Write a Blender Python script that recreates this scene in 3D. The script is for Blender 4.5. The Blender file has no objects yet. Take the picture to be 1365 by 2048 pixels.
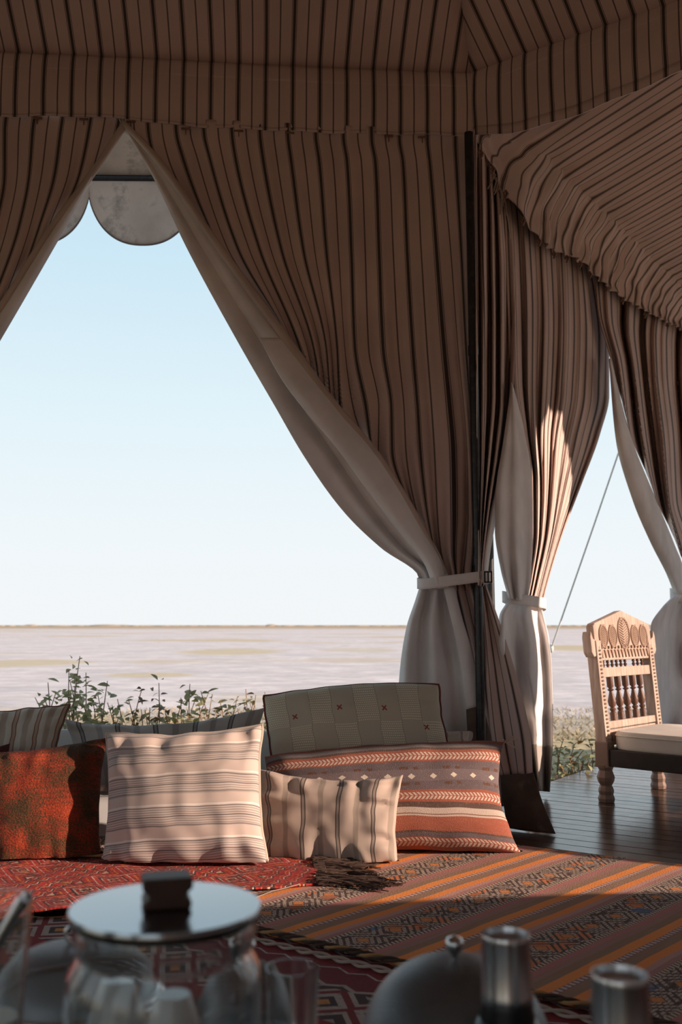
import bpy, bmesh, math, random
import numpy as np
from mathutils import Vector, Matrix, noise

PI = math.pi
random.seed(7)
SC = bpy.context.scene
COL = SC.collection

# ------------------------------------------------------------------ camera
F = 35 / 36 * 2048
TH = math.atan(226 / F)
CAMZ = 0.9
cd = bpy.data.cameras.new('camera')
cam = bpy.data.objects.new('camera', cd)
COL.objects.link(cam)
cam.location = (0, 0, CAMZ)
cam.rotation_euler = (PI / 2 + TH, 0, 0)
cd.sensor_fit = 'VERTICAL'
cd.sensor_height = 36
cd.sensor_width = 24
cd.lens = 35
cd.clip_end = 20000
cd.clip_start = 0.02
cd.dof.use_dof = True
cd.dof.focus_distance = 4.0
cd.dof.aperture_fstop = 4.0
SC.camera = cam

# ------------------------------------------------------------------ world, sun, exposure
SUN_AZ = Vector((0.96, -0.28, 0)).normalized()
SUN_EL = math.radians(17)
SUND = (SUN_AZ * math.cos(SUN_EL) + Vector((0, 0, math.sin(SUN_EL)))).normalized()   # towards the sun
world = bpy.data.worlds.new('sky')
SC.world = world
world.use_nodes = True
wn = world.node_tree
for n in list(wn.nodes):
    wn.nodes.remove(n)
wo = wn.nodes.new('ShaderNodeOutputWorld')
wb = wn.nodes.new('ShaderNodeBackground')
tc = wn.nodes.new('ShaderNodeTexCoord')
sx = wn.nodes.new('ShaderNodeSeparateXYZ')
cr = wn.nodes.new('ShaderNodeValToRGB')
wn.links.new(tc.outputs['Generated'], sx.inputs[0])
wn.links.new(sx.outputs['Z'], cr.inputs[0])
wn.links.new(cr.outputs[0], wb.inputs[0])
wn.links.new(wb.outputs[0], wo.inputs[0])
wb.inputs[1].default_value = 1.0
SKY = [(0.0, (0.90, 0.925, 0.94)), (0.08, (0.875, 0.93, 0.96)), (0.20, (0.77, 0.90, 0.96)),
       (0.36, (0.60, 0.80, 0.92)), (1.0, (0.34, 0.52, 0.74))]
el = cr.color_ramp.elements
while len(el) < len(SKY):
    el.new(0.5)
for e, (p, c) in zip(el, SKY):
    e.position = p
    e.color = (*c, 1)
sl = bpy.data.lights.new('sun', 'SUN')
sl.energy = 7.4
sl.color = (1.0, 0.76, 0.60)
sl.angle = math.radians(0.6)
so = bpy.data.objects.new('sun', sl)
COL.objects.link(so)
so.location = SUND * 30
so.rotation_euler = SUND.to_track_quat('Z', 'Y').to_euler()
SC.view_settings.view_transform = 'Standard'
SC.view_settings.look = 'None'
SC.view_settings.gamma = 1
SC.view_settings.exposure = 0.0
SC.view_settings.use_curve_mapping = False

# ------------------------------------------------------------------ layout helpers
RT = Vector((1, 0, 0))
FW = Vector((0, math.cos(TH), math.sin(TH)))
UP = Vector((0, -math.sin(TH), math.cos(TH)))
EYE = Vector((0, 0, CAMZ))


def ray(px, py):
    return RT * ((px - 682.5) / F) + UP * ((1024 - py) / F) + FW


def at_y(px, py, Y):
    d = ray(px, py)
    return EYE + d * (Y / d.y)


def at_z(px, py, z=0.0):
    d = ray(px, py)
    return EYE + d * ((z - CAMZ) / d.z)


def at_plane(px, py, p, n, off=0.0):
    d = ray(px, py)
    return EYE + d * (((p - EYE).dot(n) - off) / d.dot(n))


O = at_z(967, 1637, 0.0)                       # foot of the main tent pole
OX = Vector((O.x, O.y, 0))
W1 = Vector((-0.9972, -0.075, 0))              # along the front wall, leftwards
N1 = Vector((-0.075, 0.9972, 0))               # front wall's outward normal
Bd = Vector((0.557, 0.8305, 0)).normalized()   # along the side wall, away
Ad = Vector((Bd.y, -Bd.x, 0))                  # into the annexe, perpendicular to the side wall
NB = -Ad                                       # outward normal of the side wall


def ts(t, s, z=0.0):
    return OX + Bd * t + Ad * s + Vector((0, 0, z))


# ------------------------------------------------------------------ object helpers
def link(o, parent=None):
    COL.objects.link(o)
    if parent is not None:
        o.parent = parent
    return o


def tag(o, label=None, cat=None, group=None, kind=None):
    if label:
        o['label'] = label
    if cat:
        o['category'] = cat
    if group:
        o['group'] = group
    if kind:
        o['kind'] = kind
    return o


def empty(name, loc=(0, 0, 0), rz=0.0):
    o = bpy.data.objects.new(name, None)
    o.location = loc
    o.rotation_euler = (0, 0, rz)
    o.empty_display_size = 0.1
    return link(o)


class MB:
    """collects geometry for ONE mesh object, in world coordinates unless said otherwise"""
    def __init__(s):
        s.v, s.f, s.uv, s.m = [], [], [], []

    def face(s, idx, uv=None, m=0):
        s.f.append(idx)
        s.uv.append(uv)
        s.m.append(m)

    def grid(s, fn, nu, nv, closeu=False, m=0):
        b = len(s.v)
        uvs = []
        cu = nu if closeu else nu + 1
        for j in range(nv + 1):
            for i in range(nu + 1):
                r = fn(i / nu, j / nv)
                p, uv = (r if isinstance(r, tuple) and len(r) == 2 and not isinstance(r[0], (int, float)) else (r, (i / nu, j / nv)))
                uvs.append(uv)
                if not (closeu and i == nu):
                    s.v.append(tuple(p))
        for j in range(nv):
            for i in range(nu):
                i2 = (i + 1) % cu if closeu else i + 1
                a, c = b + j * cu + i, b + j * cu + i2
                d, e = b + (j + 1) * cu + i2, b + (j + 1) * cu + i
                q = nu + 1
                s.face((a, c, d, e), (uvs[j * q + i], uvs[j * q + i + 1], uvs[(j + 1) * q + i + 1], uvs[(j + 1) * q + i]), m)

    def box(s, c, sz, M=None, m=0):
        b = len(s.v)
        for z in (-.5, .5):
            for y in (-.5, .5):
                for x in (-.5, .5):
                    p = Vector((x * sz[0], y * sz[1], z * sz[2]))
                    if M is not None:
                        p = M @ p
                    s.v.append(tuple(p + Vector(c)))
        for q in ((0, 2, 3, 1), (4, 5, 7, 6), (0, 1, 5, 4), (2, 6, 7, 3), (0, 4, 6, 2), (1, 3, 7, 5)):
            s.face(tuple(b + i for i in q), None, m)

    def tube(s, pts, r, n=8, cap=True, m=0):
        pts = [Vector(p) for p in pts]
        b = len(s.v)
        rr = r if hasattr(r, '__len__') else [r] * len(pts)
        up = Vector((0, 0, 1))
        prev = None
        for k, p in enumerate(pts):
            t = (pts[min(k + 1, len(pts) - 1)] - pts[max(k - 1, 0)])
            t = t.normalized() if t.length > 1e-9 else Vector((0, 0, 1))
            if prev is None:
                x = t.cross(up if abs(t.z) < .9 else Vector((1, 0, 0))).normalized()
            else:
                x = (prev - t * prev.dot(t)).normalized()
            prev = x
            y = t.cross(x)
            for i in range(n):
                a = 2 * PI * i / n
                s.v.append(tuple(p + (x * math.cos(a) + y * math.sin(a)) * rr[k]))
        for k in range(len(pts) - 1):
            for i in range(n):
                j = (i + 1) % n
                s.face((b + k * n + i, b + k * n + j, b + (k + 1) * n + j, b + (k + 1) * n + i),
                       ((i / n, k), ((i + 1) / n, k), ((i + 1) / n, k + 1), (i / n, k + 1)), m)
        if cap:
            s.face(tuple(b + i for i in reversed(range(n))), None, m)
            s.face(tuple(b + (len(pts) - 1) * n + i for i in range(n)), None, m)

    def lathe(s, prof, c=(0, 0, 0), n=32, M=None, sx=1, sy=1, m=0):
        """prof: (r, z) list"""
        b = len(s.v)
        c = Vector(c)
        for (r, z) in prof:
            for i in range(n):
                a = 2 * PI * i / n
                p = Vector((r * math.cos(a) * sx, r * math.sin(a) * sy, z))
                if M is not None:
                    p = M @ p
                s.v.append(tuple(p + c))
        for k in range(len(prof) - 1):
            for i in range(n):
                j = (i + 1) % n
                s.face((b + k * n + i, b + k * n + j, b + (k + 1) * n + j, b + (k + 1) * n + i),
                       ((i / n, k / len(prof)), ((i + 1) / n, k / len(prof)), ((i + 1) / n, (k + 1) / len(prof)), (i / n, (k + 1) / len(prof))), m)
        if prof[0][0] > 1e-5:
            s.face(tuple(b + i for i in reversed(range(n))), None, m)
        if prof[-1][0] > 1e-5:
            s.face(tuple(b + (len(prof) - 1) * n + i for i in range(n)), None, m)

    def prism(s, poly, M, d0, d1, m=0):
        """poly: 2D points (x,z) -> local (x, y=d0..d1, z) through matrix M"""
        b = len(s.v)
        n = len(poly)
        for d in (d0, d1):
            for (x, z) in poly:
                s.v.append(tuple(M @ Vector((x, d, z))))
        s.face(tuple(b + i for i in range(n)), None, m)
        s.face(tuple(b + n + i for i in reversed(range(n))), None, m)
        for i in range(n):
            j = (i + 1) % n
            s.face((b + i, b + n + i, b + n + j, b + j), None, m)

    def build(s, name, mats, parent=None, smooth=True, weld=False, solid=0, bevel=0, sub=0, mesh_only=False, sharp=50, inside=Vector((0, 0, .9))):
        me = bpy.data.meshes.new(name)
        me.from_pydata(s.v, [], s.f)
        uvl = me.uv_layers.new(name='UVMap')
        flat = np.zeros(len(me.loops) * 2, dtype=np.float32)
        k = 0
        for f, uv in zip(s.f, s.uv):
            for i in range(len(f)):
                if uv is not None:
                    flat[2 * k] = uv[i][0]
                    flat[2 * k + 1] = uv[i][1]
                k += 1
        uvl.data.foreach_set('uv', flat)
        if not isinstance(mats, (list, tuple)):
            mats = [mats]
        for m in mats:
            me.materials.append(m)
        me.polygons.foreach_set('material_index', s.m)
        me.polygons.foreach_set('use_smooth', [smooth] * len(me.polygons))
        bm = bmesh.new()
        bm.from_mesh(me)
        if weld:
            bmesh.ops.remove_doubles(bm, verts=bm.verts, dist=1e-5)
        bmesh.ops.dissolve_degenerate(bm, edges=bm.edges, dist=1e-7)
        if not solid:
            bmesh.ops.recalc_face_normals(bm, faces=bm.faces)
        else:                                   # first material towards the room
            q = sum((f.normal.dot(inside - f.calc_center_median()) * f.calc_area() for f in bm.faces), 0.0)
            if q < 0:
                bmesh.ops.reverse_faces(bm, faces=bm.faces)
        bm.to_mesh(me)
        bm.free()
        if smooth and sharp is not None:
            me.set_sharp_from_angle(angle=math.radians(sharp))
        if mesh_only:
            return me
        o = link(bpy.data.objects.new(name, me))
        if parent is not None:
            pl = Vector(parent.location)
            mat = (Matrix.Translation(pl) @ Matrix.Rotation(parent.rotation_euler.z, 4, 'Z')).inverted()
            if parent.parent is None:
                me.transform(mat)
            o.parent = parent
        if solid:
            md = o.modifiers.new('thickness', 'SOLIDIFY')
            md.thickness = solid
            md.offset = 0
            if len(mats) > 1:
                md.material_offset = 1
                md.material_offset_rim = 1
        if bevel:
            md = o.modifiers.new('bevel', 'BEVEL')
            md.width = bevel
            md.segments = 2
            md.limit_method = 'ANGLE'
            md.angle_limit = math.radians(40)
        if sub:
            md = o.modifiers.new('smooth', 'SUBSURF')
            md.levels = md.render_levels = sub
        return o


# ------------------------------------------------------------------ material language
class S:
    def __init__(s, nt, k):
        s.nt, s.k = nt, k

    def op(s, o, *a, clamp=False):
        n = s.nt.nodes.new('ShaderNodeMath')
        n.operation = o
        n.use_clamp = clamp
        for i, x in enumerate((s,) + a):
            if isinstance(x, S):
                s.nt.links.new(x.k, n.inputs[i])
            else:
                n.inputs[i].default_value = x
        return S(s.nt, n.outputs[0])

    def __add__(s, o): return s.op('ADD', o)
    def __radd__(s, o): return s.op('ADD', o)
    def __sub__(s, o): return s.op('SUBTRACT', o)
    def __rsub__(s, o): return (s * -1.0) + o
    def __mul__(s, o): return s.op('MULTIPLY', o)
    def __rmul__(s, o): return s.op('MULTIPLY', o)
    def __truediv__(s, o): return s.op('DIVIDE', o)
    def fr(s): return s.op('FRACT')
    def fl(s): return s.op('FLOOR')
    def abs(s): return s.op('ABSOLUTE')
    def sin(s): return s.op('SINE')
    def lt(s, o): return s.op('LESS_THAN', o)
    def gt(s, o): return s.op('GREATER_THAN', o)
    def mn(s, o): return s.op('MINIMUM', o)
    def mx(s, o): return s.op('MAXIMUM', o)
    def pw(s, o): return s.op('POWER', o)

    def step(s, a, b):
        n = s.nt.nodes.new('ShaderNodeMapRange')
        n.interpolation_type = 'SMOOTHSTEP'
        s.nt.links.new(s.k, n.inputs[0])
        n.inputs[1].default_value = a
        n.inputs[2].default_value = b
        return S(s.nt, n.outputs[0])


class Mat:
    def __init__(s, name):
        s.m = bpy.data.materials.new(name)
        s.m.use_nodes = True
        s.nt = s.m.node_tree
        s.b = s.nt.nodes['Principled BSDF']
        s.outn = s.nt.nodes['Material Output']
        s.tc = s.nt.nodes.new('ShaderNodeTexCoord')

    def xyz(s, which='UV'):
        n = s.nt.nodes.new('ShaderNodeSeparateXYZ')
        s.nt.links.new(s.tc.outputs[which], n.inputs[0])
        return [S(s.nt, n.outputs[i]) for i in range(3)]

    def vec(s, x, y, z=0.0):
        n = s.nt.nodes.new('ShaderNodeCombineXYZ')
        for i, q in enumerate((x, y, z)):
            if isinstance(q, S):
                s.nt.links.new(q.k, n.inputs[i])
            else:
                n.inputs[i].default_value = q
        return n.outputs[0]

    def noise(s, vec=None, scale=5, detail=3, rough=.5, which='Object'):
        n = s.nt.nodes.new('ShaderNodeTexNoise')
        s.nt.links.new(vec if vec is not None else s.tc.outputs[which], n.inputs['Vector'])
        n.inputs['Scale'].default_value = scale
        n.inputs['Detail'].default_value = detail
        n.inputs['Roughness'].default_value = rough
        return S(s.nt, n.outputs[0])

    def wnoise(s, vec):
        n = s.nt.nodes.new('ShaderNodeTexWhiteNoise')
        s.nt.links.new(vec, n.inputs['Vector'])
        return S(s.nt, n.outputs[0])

    def mix(s, f, a, b):
        n = s.nt.nodes.new('ShaderNodeMix')
        n.data_type = 'RGBA'
        for i, x in ((0, f), (6, a), (7, b)):
            if isinstance(x, S):
                s.nt.links.new(x.k, n.inputs[i])
            elif isinstance(x, (int, float)):
                n.inputs[i].default_value = x
            elif isinstance(x, tuple):
                n.inputs[i].default_value = (*x, 1)
            else:
                s.nt.links.new(x, n.inputs[i])
        return n.outputs[2]

    def ramp(s, f, stops, interp='CONSTANT'):
        n = s.nt.nodes.new('ShaderNodeValToRGB')
        s.nt.links.new(f.k, n.inputs[0])
        r = n.color_ramp
        r.interpolation = interp
        while len(r.elements) < len(stops):
            r.elements.new(1.0)
        for e, (p, c) in zip(r.elements, stops):
            e.position = p
            e.color = (*c, 1)
        return n.outputs[0]

    def done(s, col=None, rough=.8, metal=0., bump=None, bstr=.3, bdist=.002, **kw):
        if col is not None:
            if isinstance(col, tuple):
                s.b.inputs['Base Color'].default_value = (*col, 1)
            else:
                s.nt.links.new(col, s.b.inputs['Base Color'])
        if isinstance(rough, S):
            s.nt.links.new(rough.k, s.b.inputs['Roughness'])
        else:
            s.b.inputs['Roughness'].default_value = rough
        s.b.inputs['Metallic'].default_value = metal
        for k, v in kw.items():
            s.b.inputs[k.replace('_', ' ')].default_value = v
        if bump is not None:
            n = s.nt.nodes.new('ShaderNodeBump')
            n.inputs['Strength'].default_value = bstr
            n.inputs['Distance'].default_value = bdist
            s.nt.links.new(bump.k, n.inputs['Height'])
            s.nt.links.new(n.outputs[0], s.b.inputs['Normal'])
        return s.m


def translucent(mat, col, amt):
    """thin cloth: part of the light goes through"""
    nt = mat.node_tree
    b = nt.nodes['Principled BSDF']
    o = nt.nodes['Material Output']
    t = nt.nodes.new('ShaderNodeBsdfTranslucent')
    t.inputs[0].default_value = (*col, 1)
    src = b.inputs['Base Color'].links
    if src:
        nt.links.new(src[0].from_socket, t.inputs[0])
    mx = nt.nodes.new('ShaderNodeMixShader')
    mx.inputs[0].default_value = amt
    nt.links.new(b.outputs[0], mx.inputs[1])
    nt.links.new(t.outputs[0], mx.inputs[2])
    nt.links.new(mx.outputs[0], o.inputs[0])
    return mat


def ticking(name, base, dark, period=.135, trans=0.0, wide=1.0):
    m = Mat(name)
    u, v, _ = m.xyz()
    f = (u / period).fr()
    d1 = (f - .25).abs()
    d2 = (f - .75).abs()
    core = 1.0 - d1.step(.046 * wide, .058 * wide)
    side = (1.0 - (d1 - .082 * wide).abs().step(.008, .018)) * .8
    thin = (1.0 - d2.step(.018 * wide, .034 * wide)) * .88
    k = core.mx(side).mx(thin)
    n = m.noise(scale=3.0, detail=4)
    bc = m.mix(n.step(.3, .75), tuple(c * .9 for c in base), tuple(min(1, c * 1.08) for c in base))
    w = m.noise(vec=m.vec(u * 900.0, v * 120.0), scale=1.0, detail=2)
    bc = m.mix((w * .22), bc, tuple(c * .55 for c in base))
    col = m.mix(k * .96, bc, dark)
    mt = m.done(col, .9, bump=w, bstr=.12, bdist=.001)
    if trans:
        translucent(mt, base, trans)
    return mt


def plain_cloth(name, base, var=.12, scale=4., rough=.9, fine=700., trans=0., stain=None):
    m = Mat(name)
    n = m.noise(scale=scale, detail=5)
    c = m.mix(n.step(.3, .7), tuple(x * (1 - var) for x in base), tuple(min(1, x * (1 + var * .6)) for x in base))
    if stain:
        s = m.noise(scale=stain[1], detail=6, rough=.7)
        c = m.mix(s.step(.52, .7) * .7, c, stain[0])
    w = m.noise(scale=fine, detail=2)
    mt = m.done(c, rough, bump=w, bstr=.15, bdist=.001)
    if trans:
        translucent(mt, base, trans)
    return mt


BASE = (.66, .505, .455)
DK = (.045, .032, .028)
M_TICK = ticking('ticking_canvas', BASE, DK)
M_TICK_ROOF = ticking('ticking_canvas_roof', (.66, .50, .45), DK)
M_TICK_ANX = ticking('ticking_canvas_annexe', (.70, .545, .49), (.09, .06, .045), period=.135)
M_LIN = plain_cloth('cotton_lining', (.82, .78, .77))
M_LIN2 = plain_cloth('cotton_lining_dirty_foot', (.42, .38, .35), stain=((.07, .065, .06), 5.0))
M_HEM = plain_cloth('dark_canvas_hem', (.12, .085, .065), var=.3, scale=9, stain=((.2, .15, .12), 11))
M_SEAM = plain_cloth('seam_tape', (.56, .45, .39))
M_FLY = plain_cloth('weathered_fly_canvas', (.62, .52, .46), var=.3, scale=2.5, stain=((.26, .22, .2), 5))
m = Mat('black_pole_paint')
n_ = m.noise(scale=30, detail=4)
M_POLE = m.done(m.mix(n_.step(.45, .7), (.012, .012, .014), (.035, .032, .032)), .34)
m = Mat('rope_fibre')
M_ROPE = m.done(m.mix(m.noise(scale=200), (.7, .68, .66), (.85, .83, .80)), .9)
m = Mat('toggle_wood')
M_TOG = m.done(m.mix(m.noise(scale=60), (.12, .06, .04), (.25, .14, .09)), .6)


# ------------------------------------------------------------------ monotone interpolation
def pchip(xs, ys, x):
    xs = np.asarray(xs, float)
    ys = np.asarray(ys, float)
    n = len(xs)
    h = np.diff(xs)
    d = np.diff(ys) / h
    m_ = np.zeros(n)
    m_[0], m_[-1] = d[0], d[-1]
    for i in range(1, n - 1):
        if d[i - 1] * d[i] > 0:
            w1, w2 = 2 * h[i] + h[i - 1], h[i] + 2 * h[i - 1]
            m_[i] = (w1 + w2) / (w1 / d[i - 1] + w2 / d[i])
    k = np.clip(np.searchsorted(xs, x) - 1, 0, n - 2)
    t = (x - xs[k]) / h[k]
    return ((2 * t ** 3 - 3 * t ** 2 + 1) * ys[k] + (t ** 3 - 2 * t ** 2 + t) * h[k] * m_[k]
            + (-2 * t ** 3 + 3 * t ** 2) * ys[k + 1] + (t ** 3 - t ** 2) * h[k] * m_[k + 1])


def drape(name, rows, plane, mats, parent, nu=120, nv=60, fold=None, uscale=.00239, uoff=0., solid=.004, label=None, toptame=False, under=0.):
    """hanging cloth. rows from the top down, each a list of knots (cloth position, x, y, depth offset) laid on the wall
    plane; fold(u, w) adds the pleats (metres towards the room)."""
    P, N = plane
    def xint(us, vs_, U):
        if len(us) == 2:
            g = np.interp(U, us, vs_)
        else:
            g = pchip(us, vs_, np.clip(U, us[0], us[-1]))
        lo = (vs_[1] - vs_[0]) / (us[1] - us[0])
        hi = (vs_[-1] - vs_[-2]) / (us[-1] - us[-2])
        return np.where(U < us[0], vs_[0] + (U - us[0]) * lo * .3, np.where(U > us[-1], vs_[-1] + (U - us[-1]) * hi, g))
    rows = [[tuple(k) + (0.,) * (4 - len(k)) for k in r] for r in rows]
    ym = [float(np.mean([k[2] for k in r])) for r in rows]
    vs = np.linspace(ym[0], ym[-1], nv + 1)
    ul = pchip(ym, [r[0][0] for r in rows], vs) - under
    ur = pchip(ym, [r[-1][0] for r in rows], vs)
    pp = np.linspace(0, 1, nu + 1)
    UU = ul[None, :] + (ur - ul)[None, :] * pp[:, None]          # cloth position at (i, j)
    G = [UU, np.zeros_like(UU), np.zeros_like(UU), np.zeros_like(UU)]
    for jj in range(nv + 1):
        k0 = min(len(rows) - 2, max(0, int(np.searchsorted(ym, vs[jj]) - 1)))
        ks = range(max(0, k0 - 1), min(len(rows), k0 + 3))
        for c in (1, 2, 3):
            vals = np.array([xint([k[0] for k in rows[q]], [k[c] for k in rows[q]], UU[:, jj]) for q in ks])
            yk = [ym[q] for q in ks]
            G[c][:, jj] = [float(pchip(yk, vals[:, i_], vs[jj])) for i_ in range(nu + 1)]

    def fn(a, b):
        i, j = round(a * nu), round(b * nv)
        u, x, y, d = (G[c][i][j] for c in range(4))
        dd = d + (fold(u, b, a) * (min(1., .25 + b * 7) if toptame else 1.) if fold else 0.)
        p = at_plane(x, y, P, N, dd)
        if p.z < 0.004:
            p.z = 0.004
        return (p, (u * uscale + uoff, p.z))
    mb = MB()
    mb.grid(fn, nu, nv)
    o = mb.build(name, mats, parent, solid=solid)
    if label:
        o['label'] = label
    return o


def vn(x, y=0., z=0.):
    return noise.noise(Vector((x, y, z)))


PL1 = (OX, N1)
PLB = (OX, NB)

# ------------------------------------------------------------------ ground outside
GZ = -0.35
m = Mat('salt_pan_ground')
x, y, z = m.xyz('Object')
far = m.noise(vec=m.vec(x * .012, y * .02), scale=1, detail=6)
nr = m.noise(scale=1.2, detail=6, rough=.65)
c = m.mix(nr.step(.35, .7), (.56, .47, .44), (.74, .64, .60))
pb = m.noise(vec=m.vec(x * .25, y * .5), scale=1, detail=5, rough=.6)
c = m.mix(pb.step(.45, .62) * .5, c, (.46, .41, .41))
ptch = m.noise(vec=m.vec(x * .05, y * .045 + 3.1), scale=1, detail=4)
c = m.mix(ptch.step(.55, .64) * .8, c, (.52, .38, .21))
def patch(px, py, rx, ry):
    q = at_z(px, py, GZ)
    wv = m.noise(vec=m.vec(x * .35, y * .2), scale=1, detail=5) * 1.6
    return 1.0 - ((((x - q.x) / rx).pw(2.0) + ((y - q.y) / ry).pw(2.0)) + wv).step(1.2, 2.1)


pt = patch(465, 1303, 2.6, 6.0).mx(patch(40, 1326, 2.4, 3.5)).mx(patch(1150, 1297, 2.4, 7.0)).mx(patch(300, 1350, 1.2, 1.2)).mx(patch(720, 1300, 2.0, 5.0) * .6)
c = m.mix(pt * .8, c, (.52, .40, .22))
blo = m.noise(vec=m.vec(x * 1.6, y * 1.6), scale=1, detail=6, rough=.7)
c = m.mix(blo.step(.50, .62) * .30, c, (.33, .31, .33))
gz = (y + m.noise(scale=.35, detail=5) * 9.0)
c = m.mix((1.0 - gz.step(15., 20.)), c, m.mix(m.noise(scale=9, detail=4).step(.35, .65), (.30, .22, .11), (.52, .40, .22)))
c = m.mix((y + far * 300.0).step(380., 620.), c, (.40, .27, .16))
M_GROUND = m.done(c, .95, bump=nr, bstr=.6, bdist=.05)
mb = MB()
GN = 60
ext = [-6000, -2000, -600, -200, -80, -40, -20, -10, -5, -2, 0, 2, 5, 10, 20, 40, 80, 200, 600, 2000, 6000]
mb.grid(lambda a, b: (Vector((ext[round(a * 20)], ext[round(b * 20)], GZ)), (a, b)), 20, 20)
tag(mb.build('ground', M_GROUND), kind='structure')
# low scrub on the horizon
mb = MB()
rr = random.Random(3)
for k in range(420):
    xx = rr.uniform(-520, 520)
    yy = 1150 + rr.uniform(-60, 60)
    h = rr.uniform(.5, 1.1) * (2.2 if rr.random() < .03 else 1)
    w = h * rr.uniform(3, 12)
    mb.lathe([(w, -.3), (w * .9, h * .5), (w * .5, h * .9), (0.0, h)], (xx, yy, GZ), n=7)
m = Mat('far_scrub')
M_SCRUB = m.done(m.mix(m.noise(scale=.2), (.42, .31, .20), (.34, .26, .17)), .95)
tag(mb.build('horizon_scrub', M_SCRUB), 'thin brown line of far bushes along the horizon of the pan', 'scrub', kind='stuff')

# ------------------------------------------------------------------ deck
m = Mat('dark_deck_varnish')
x, y, z = m.xyz('Object')
al = x * Ad.x + y * Ad.y
ac = x * Bd.x + y * Bd.y
g = m.noise(vec=m.vec(al * 1.2, ac * 40.0), scale=1, detail=5, rough=.6)
pl = m.wnoise(m.vec((ac / .105).fl(), 0.0))
c = m.mix(g.step(.3, .7), (.045, .022, .014), (.10, .052, .034))
c = m.mix(pl * .5, c, (.075, .04, .028))
sc = m.noise(scale=14, detail=6, rough=.7)
M_DECK = m.done(c, (sc * .22 + .10), bump=g, bstr=.12, bdist=.002)
fl = empty('floor')
tag(fl, kind='structure')
PWD = .105
k = 0
S_END = 3.9


def s_start(t):
    return -.16 if t >= 0 else -.16 + 1.273 * t


for i in range(-44, 62):
    t0, t1 = i * PWD + .0025, (i + 1) * PWD - .0025
    segs = []
    a0 = min(s_start(t0), s_start(t1)) if i < 0 else -.16
    rr = random.Random(i + 100)
    cut = rr.uniform(.6, 3.2)
    ends = [(None, cut - .0015), (cut + .0015, S_END)] if s_start(t0) < cut - .3 else [(None, S_END)]
    dz = rr.uniform(-.0012, 0.0)
    for (e0, e1) in ends:
        mb = MB()
        q0 = (s_start(t0), s_start(t1)) if e0 is None else (e0, e0)
        pts = [ts(t0, q0[0]), ts(t0, e1), ts(t1, e1), ts(t1, q0[1])]
        e = .0015
        for zz, ins in ((-.03, 0), (-e + dz, 0), (dz, e)):
            cen = (pts[0] + pts[1] + pts[2] + pts[3]) / 4
            for p in pts:
                dv = (cen - p)
                q = p + Bd * (ins if dv.dot(Bd) > 0 else -ins)
                mb.v.append((q.x, q.y, zz))
        for L in (0, 1):
            for a in range(4):
                b_ = (a + 1) % 4
                mb.face((L * 4 + a, L * 4 + b_, L * 4 + 4 + b_, L * 4 + 4 + a))
        mb.face((8, 9, 10, 11))
        mb.face((3, 2, 1, 0))
        mb.build('plank', M_DECK, fl, smooth=False)
# joists / fascia under the boards
mb = MB()
m = Mat('deck_underframe')
M_UNDER = m.done((.03, .02, .015), .8)
poly = [ts(6.5, -.15), ts(6.5, S_END), ts(-4.6, S_END), OX + W1 * 7.3 + N1 * .18, ts(0, -.15)]
for zz in (-.031, GZ - .01):
    for p in poly:
        mb.v.append((p.x, p.y, zz))
n = len(poly)
mb.face(tuple(range(n)))
for i in range(n):
    j = (i + 1) % n
    mb.face((i, j, n + j, n + i))
tag(mb.build('trim_1', M_UNDER, smooth=False), kind='structure')

# ------------------------------------------------------------------ tent poles
def pole(name, base, top, r, label):
    t = empty(name, base)
    mb = MB()
    mb.tube([base, top], r, 20)
    mb.build('shaft', M_POLE, t)
    for k, f_ in enumerate((.02, .355, .66)):
        p = Vector(base).lerp(Vector(top), f_)
        q = Vector(base).lerp(Vector(top), f_ + .014)
        mb = MB()
        mb.tube([p, q], r * 1.16, 20)
        mb.build('collar', M_POLE, t)
    tag(t, label, 'tent pole')
    return t


PY = O.y - .10
pole_top = at_y(938, 266, PY)
pb_ = at_y(967, 1640, PY)
main_pole = pole('tent_pole', Vector((pb_.x, PY, 0)), pole_top, .022,
                 'black metal pole at the tent corner, big striped curtain strapped to it')
fb = at_y(985, 1225, 6.0)
pole('tent_pole', Vector((fb.x, fb.y, GZ)), Vector((fb.x - .02, fb.y, 3.0)), .026,
     'black metal pole standing outside, seen in the gap beside the strapped curtain')

# ------------------------------------------------------------------ main roof
ZV = at_plane(945, 155, OX, N1).z             # height of the valance's top seam
apex = OX + Vector((-.255, -.967, 0)) * 3.0
apex.z = ZV + 1.62
rooms = [OX + Vector((0, 0, ZV))]
eP = {}


def roof_panel(name_, A0, B0, ap, along, o0, mats, parent, sag=.02, nu=60, nv=40, seed=0):
    def fn(a, b):
        e = A0.lerp(B0, a)
        p = e.lerp(ap, b)
        s_ = 0.
        if 0 < b < 1:
            s_ = sag * math.sin(PI * b) * (1 + .3 * vn(a * 9, b * 2, seed))
        u = (p - o0).dot(along)
        p = p - Vector((0, 0, s_ + .006 * vn(u * 2.2, b * 3, seed + 5)))
        return (p, (u + .012 * vn(u * 1.1, b * 4, seed + 2), b))
    mb = MB()
    mb.grid(fn, nu, nv)
    return mb.build(name_, mats, parent, solid=.004)


def polyline(pts, x):
    xs = [p[0] for p in pts]
    ys = [p[1] for p in pts]
    return float(pchip(xs, ys, x))


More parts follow.
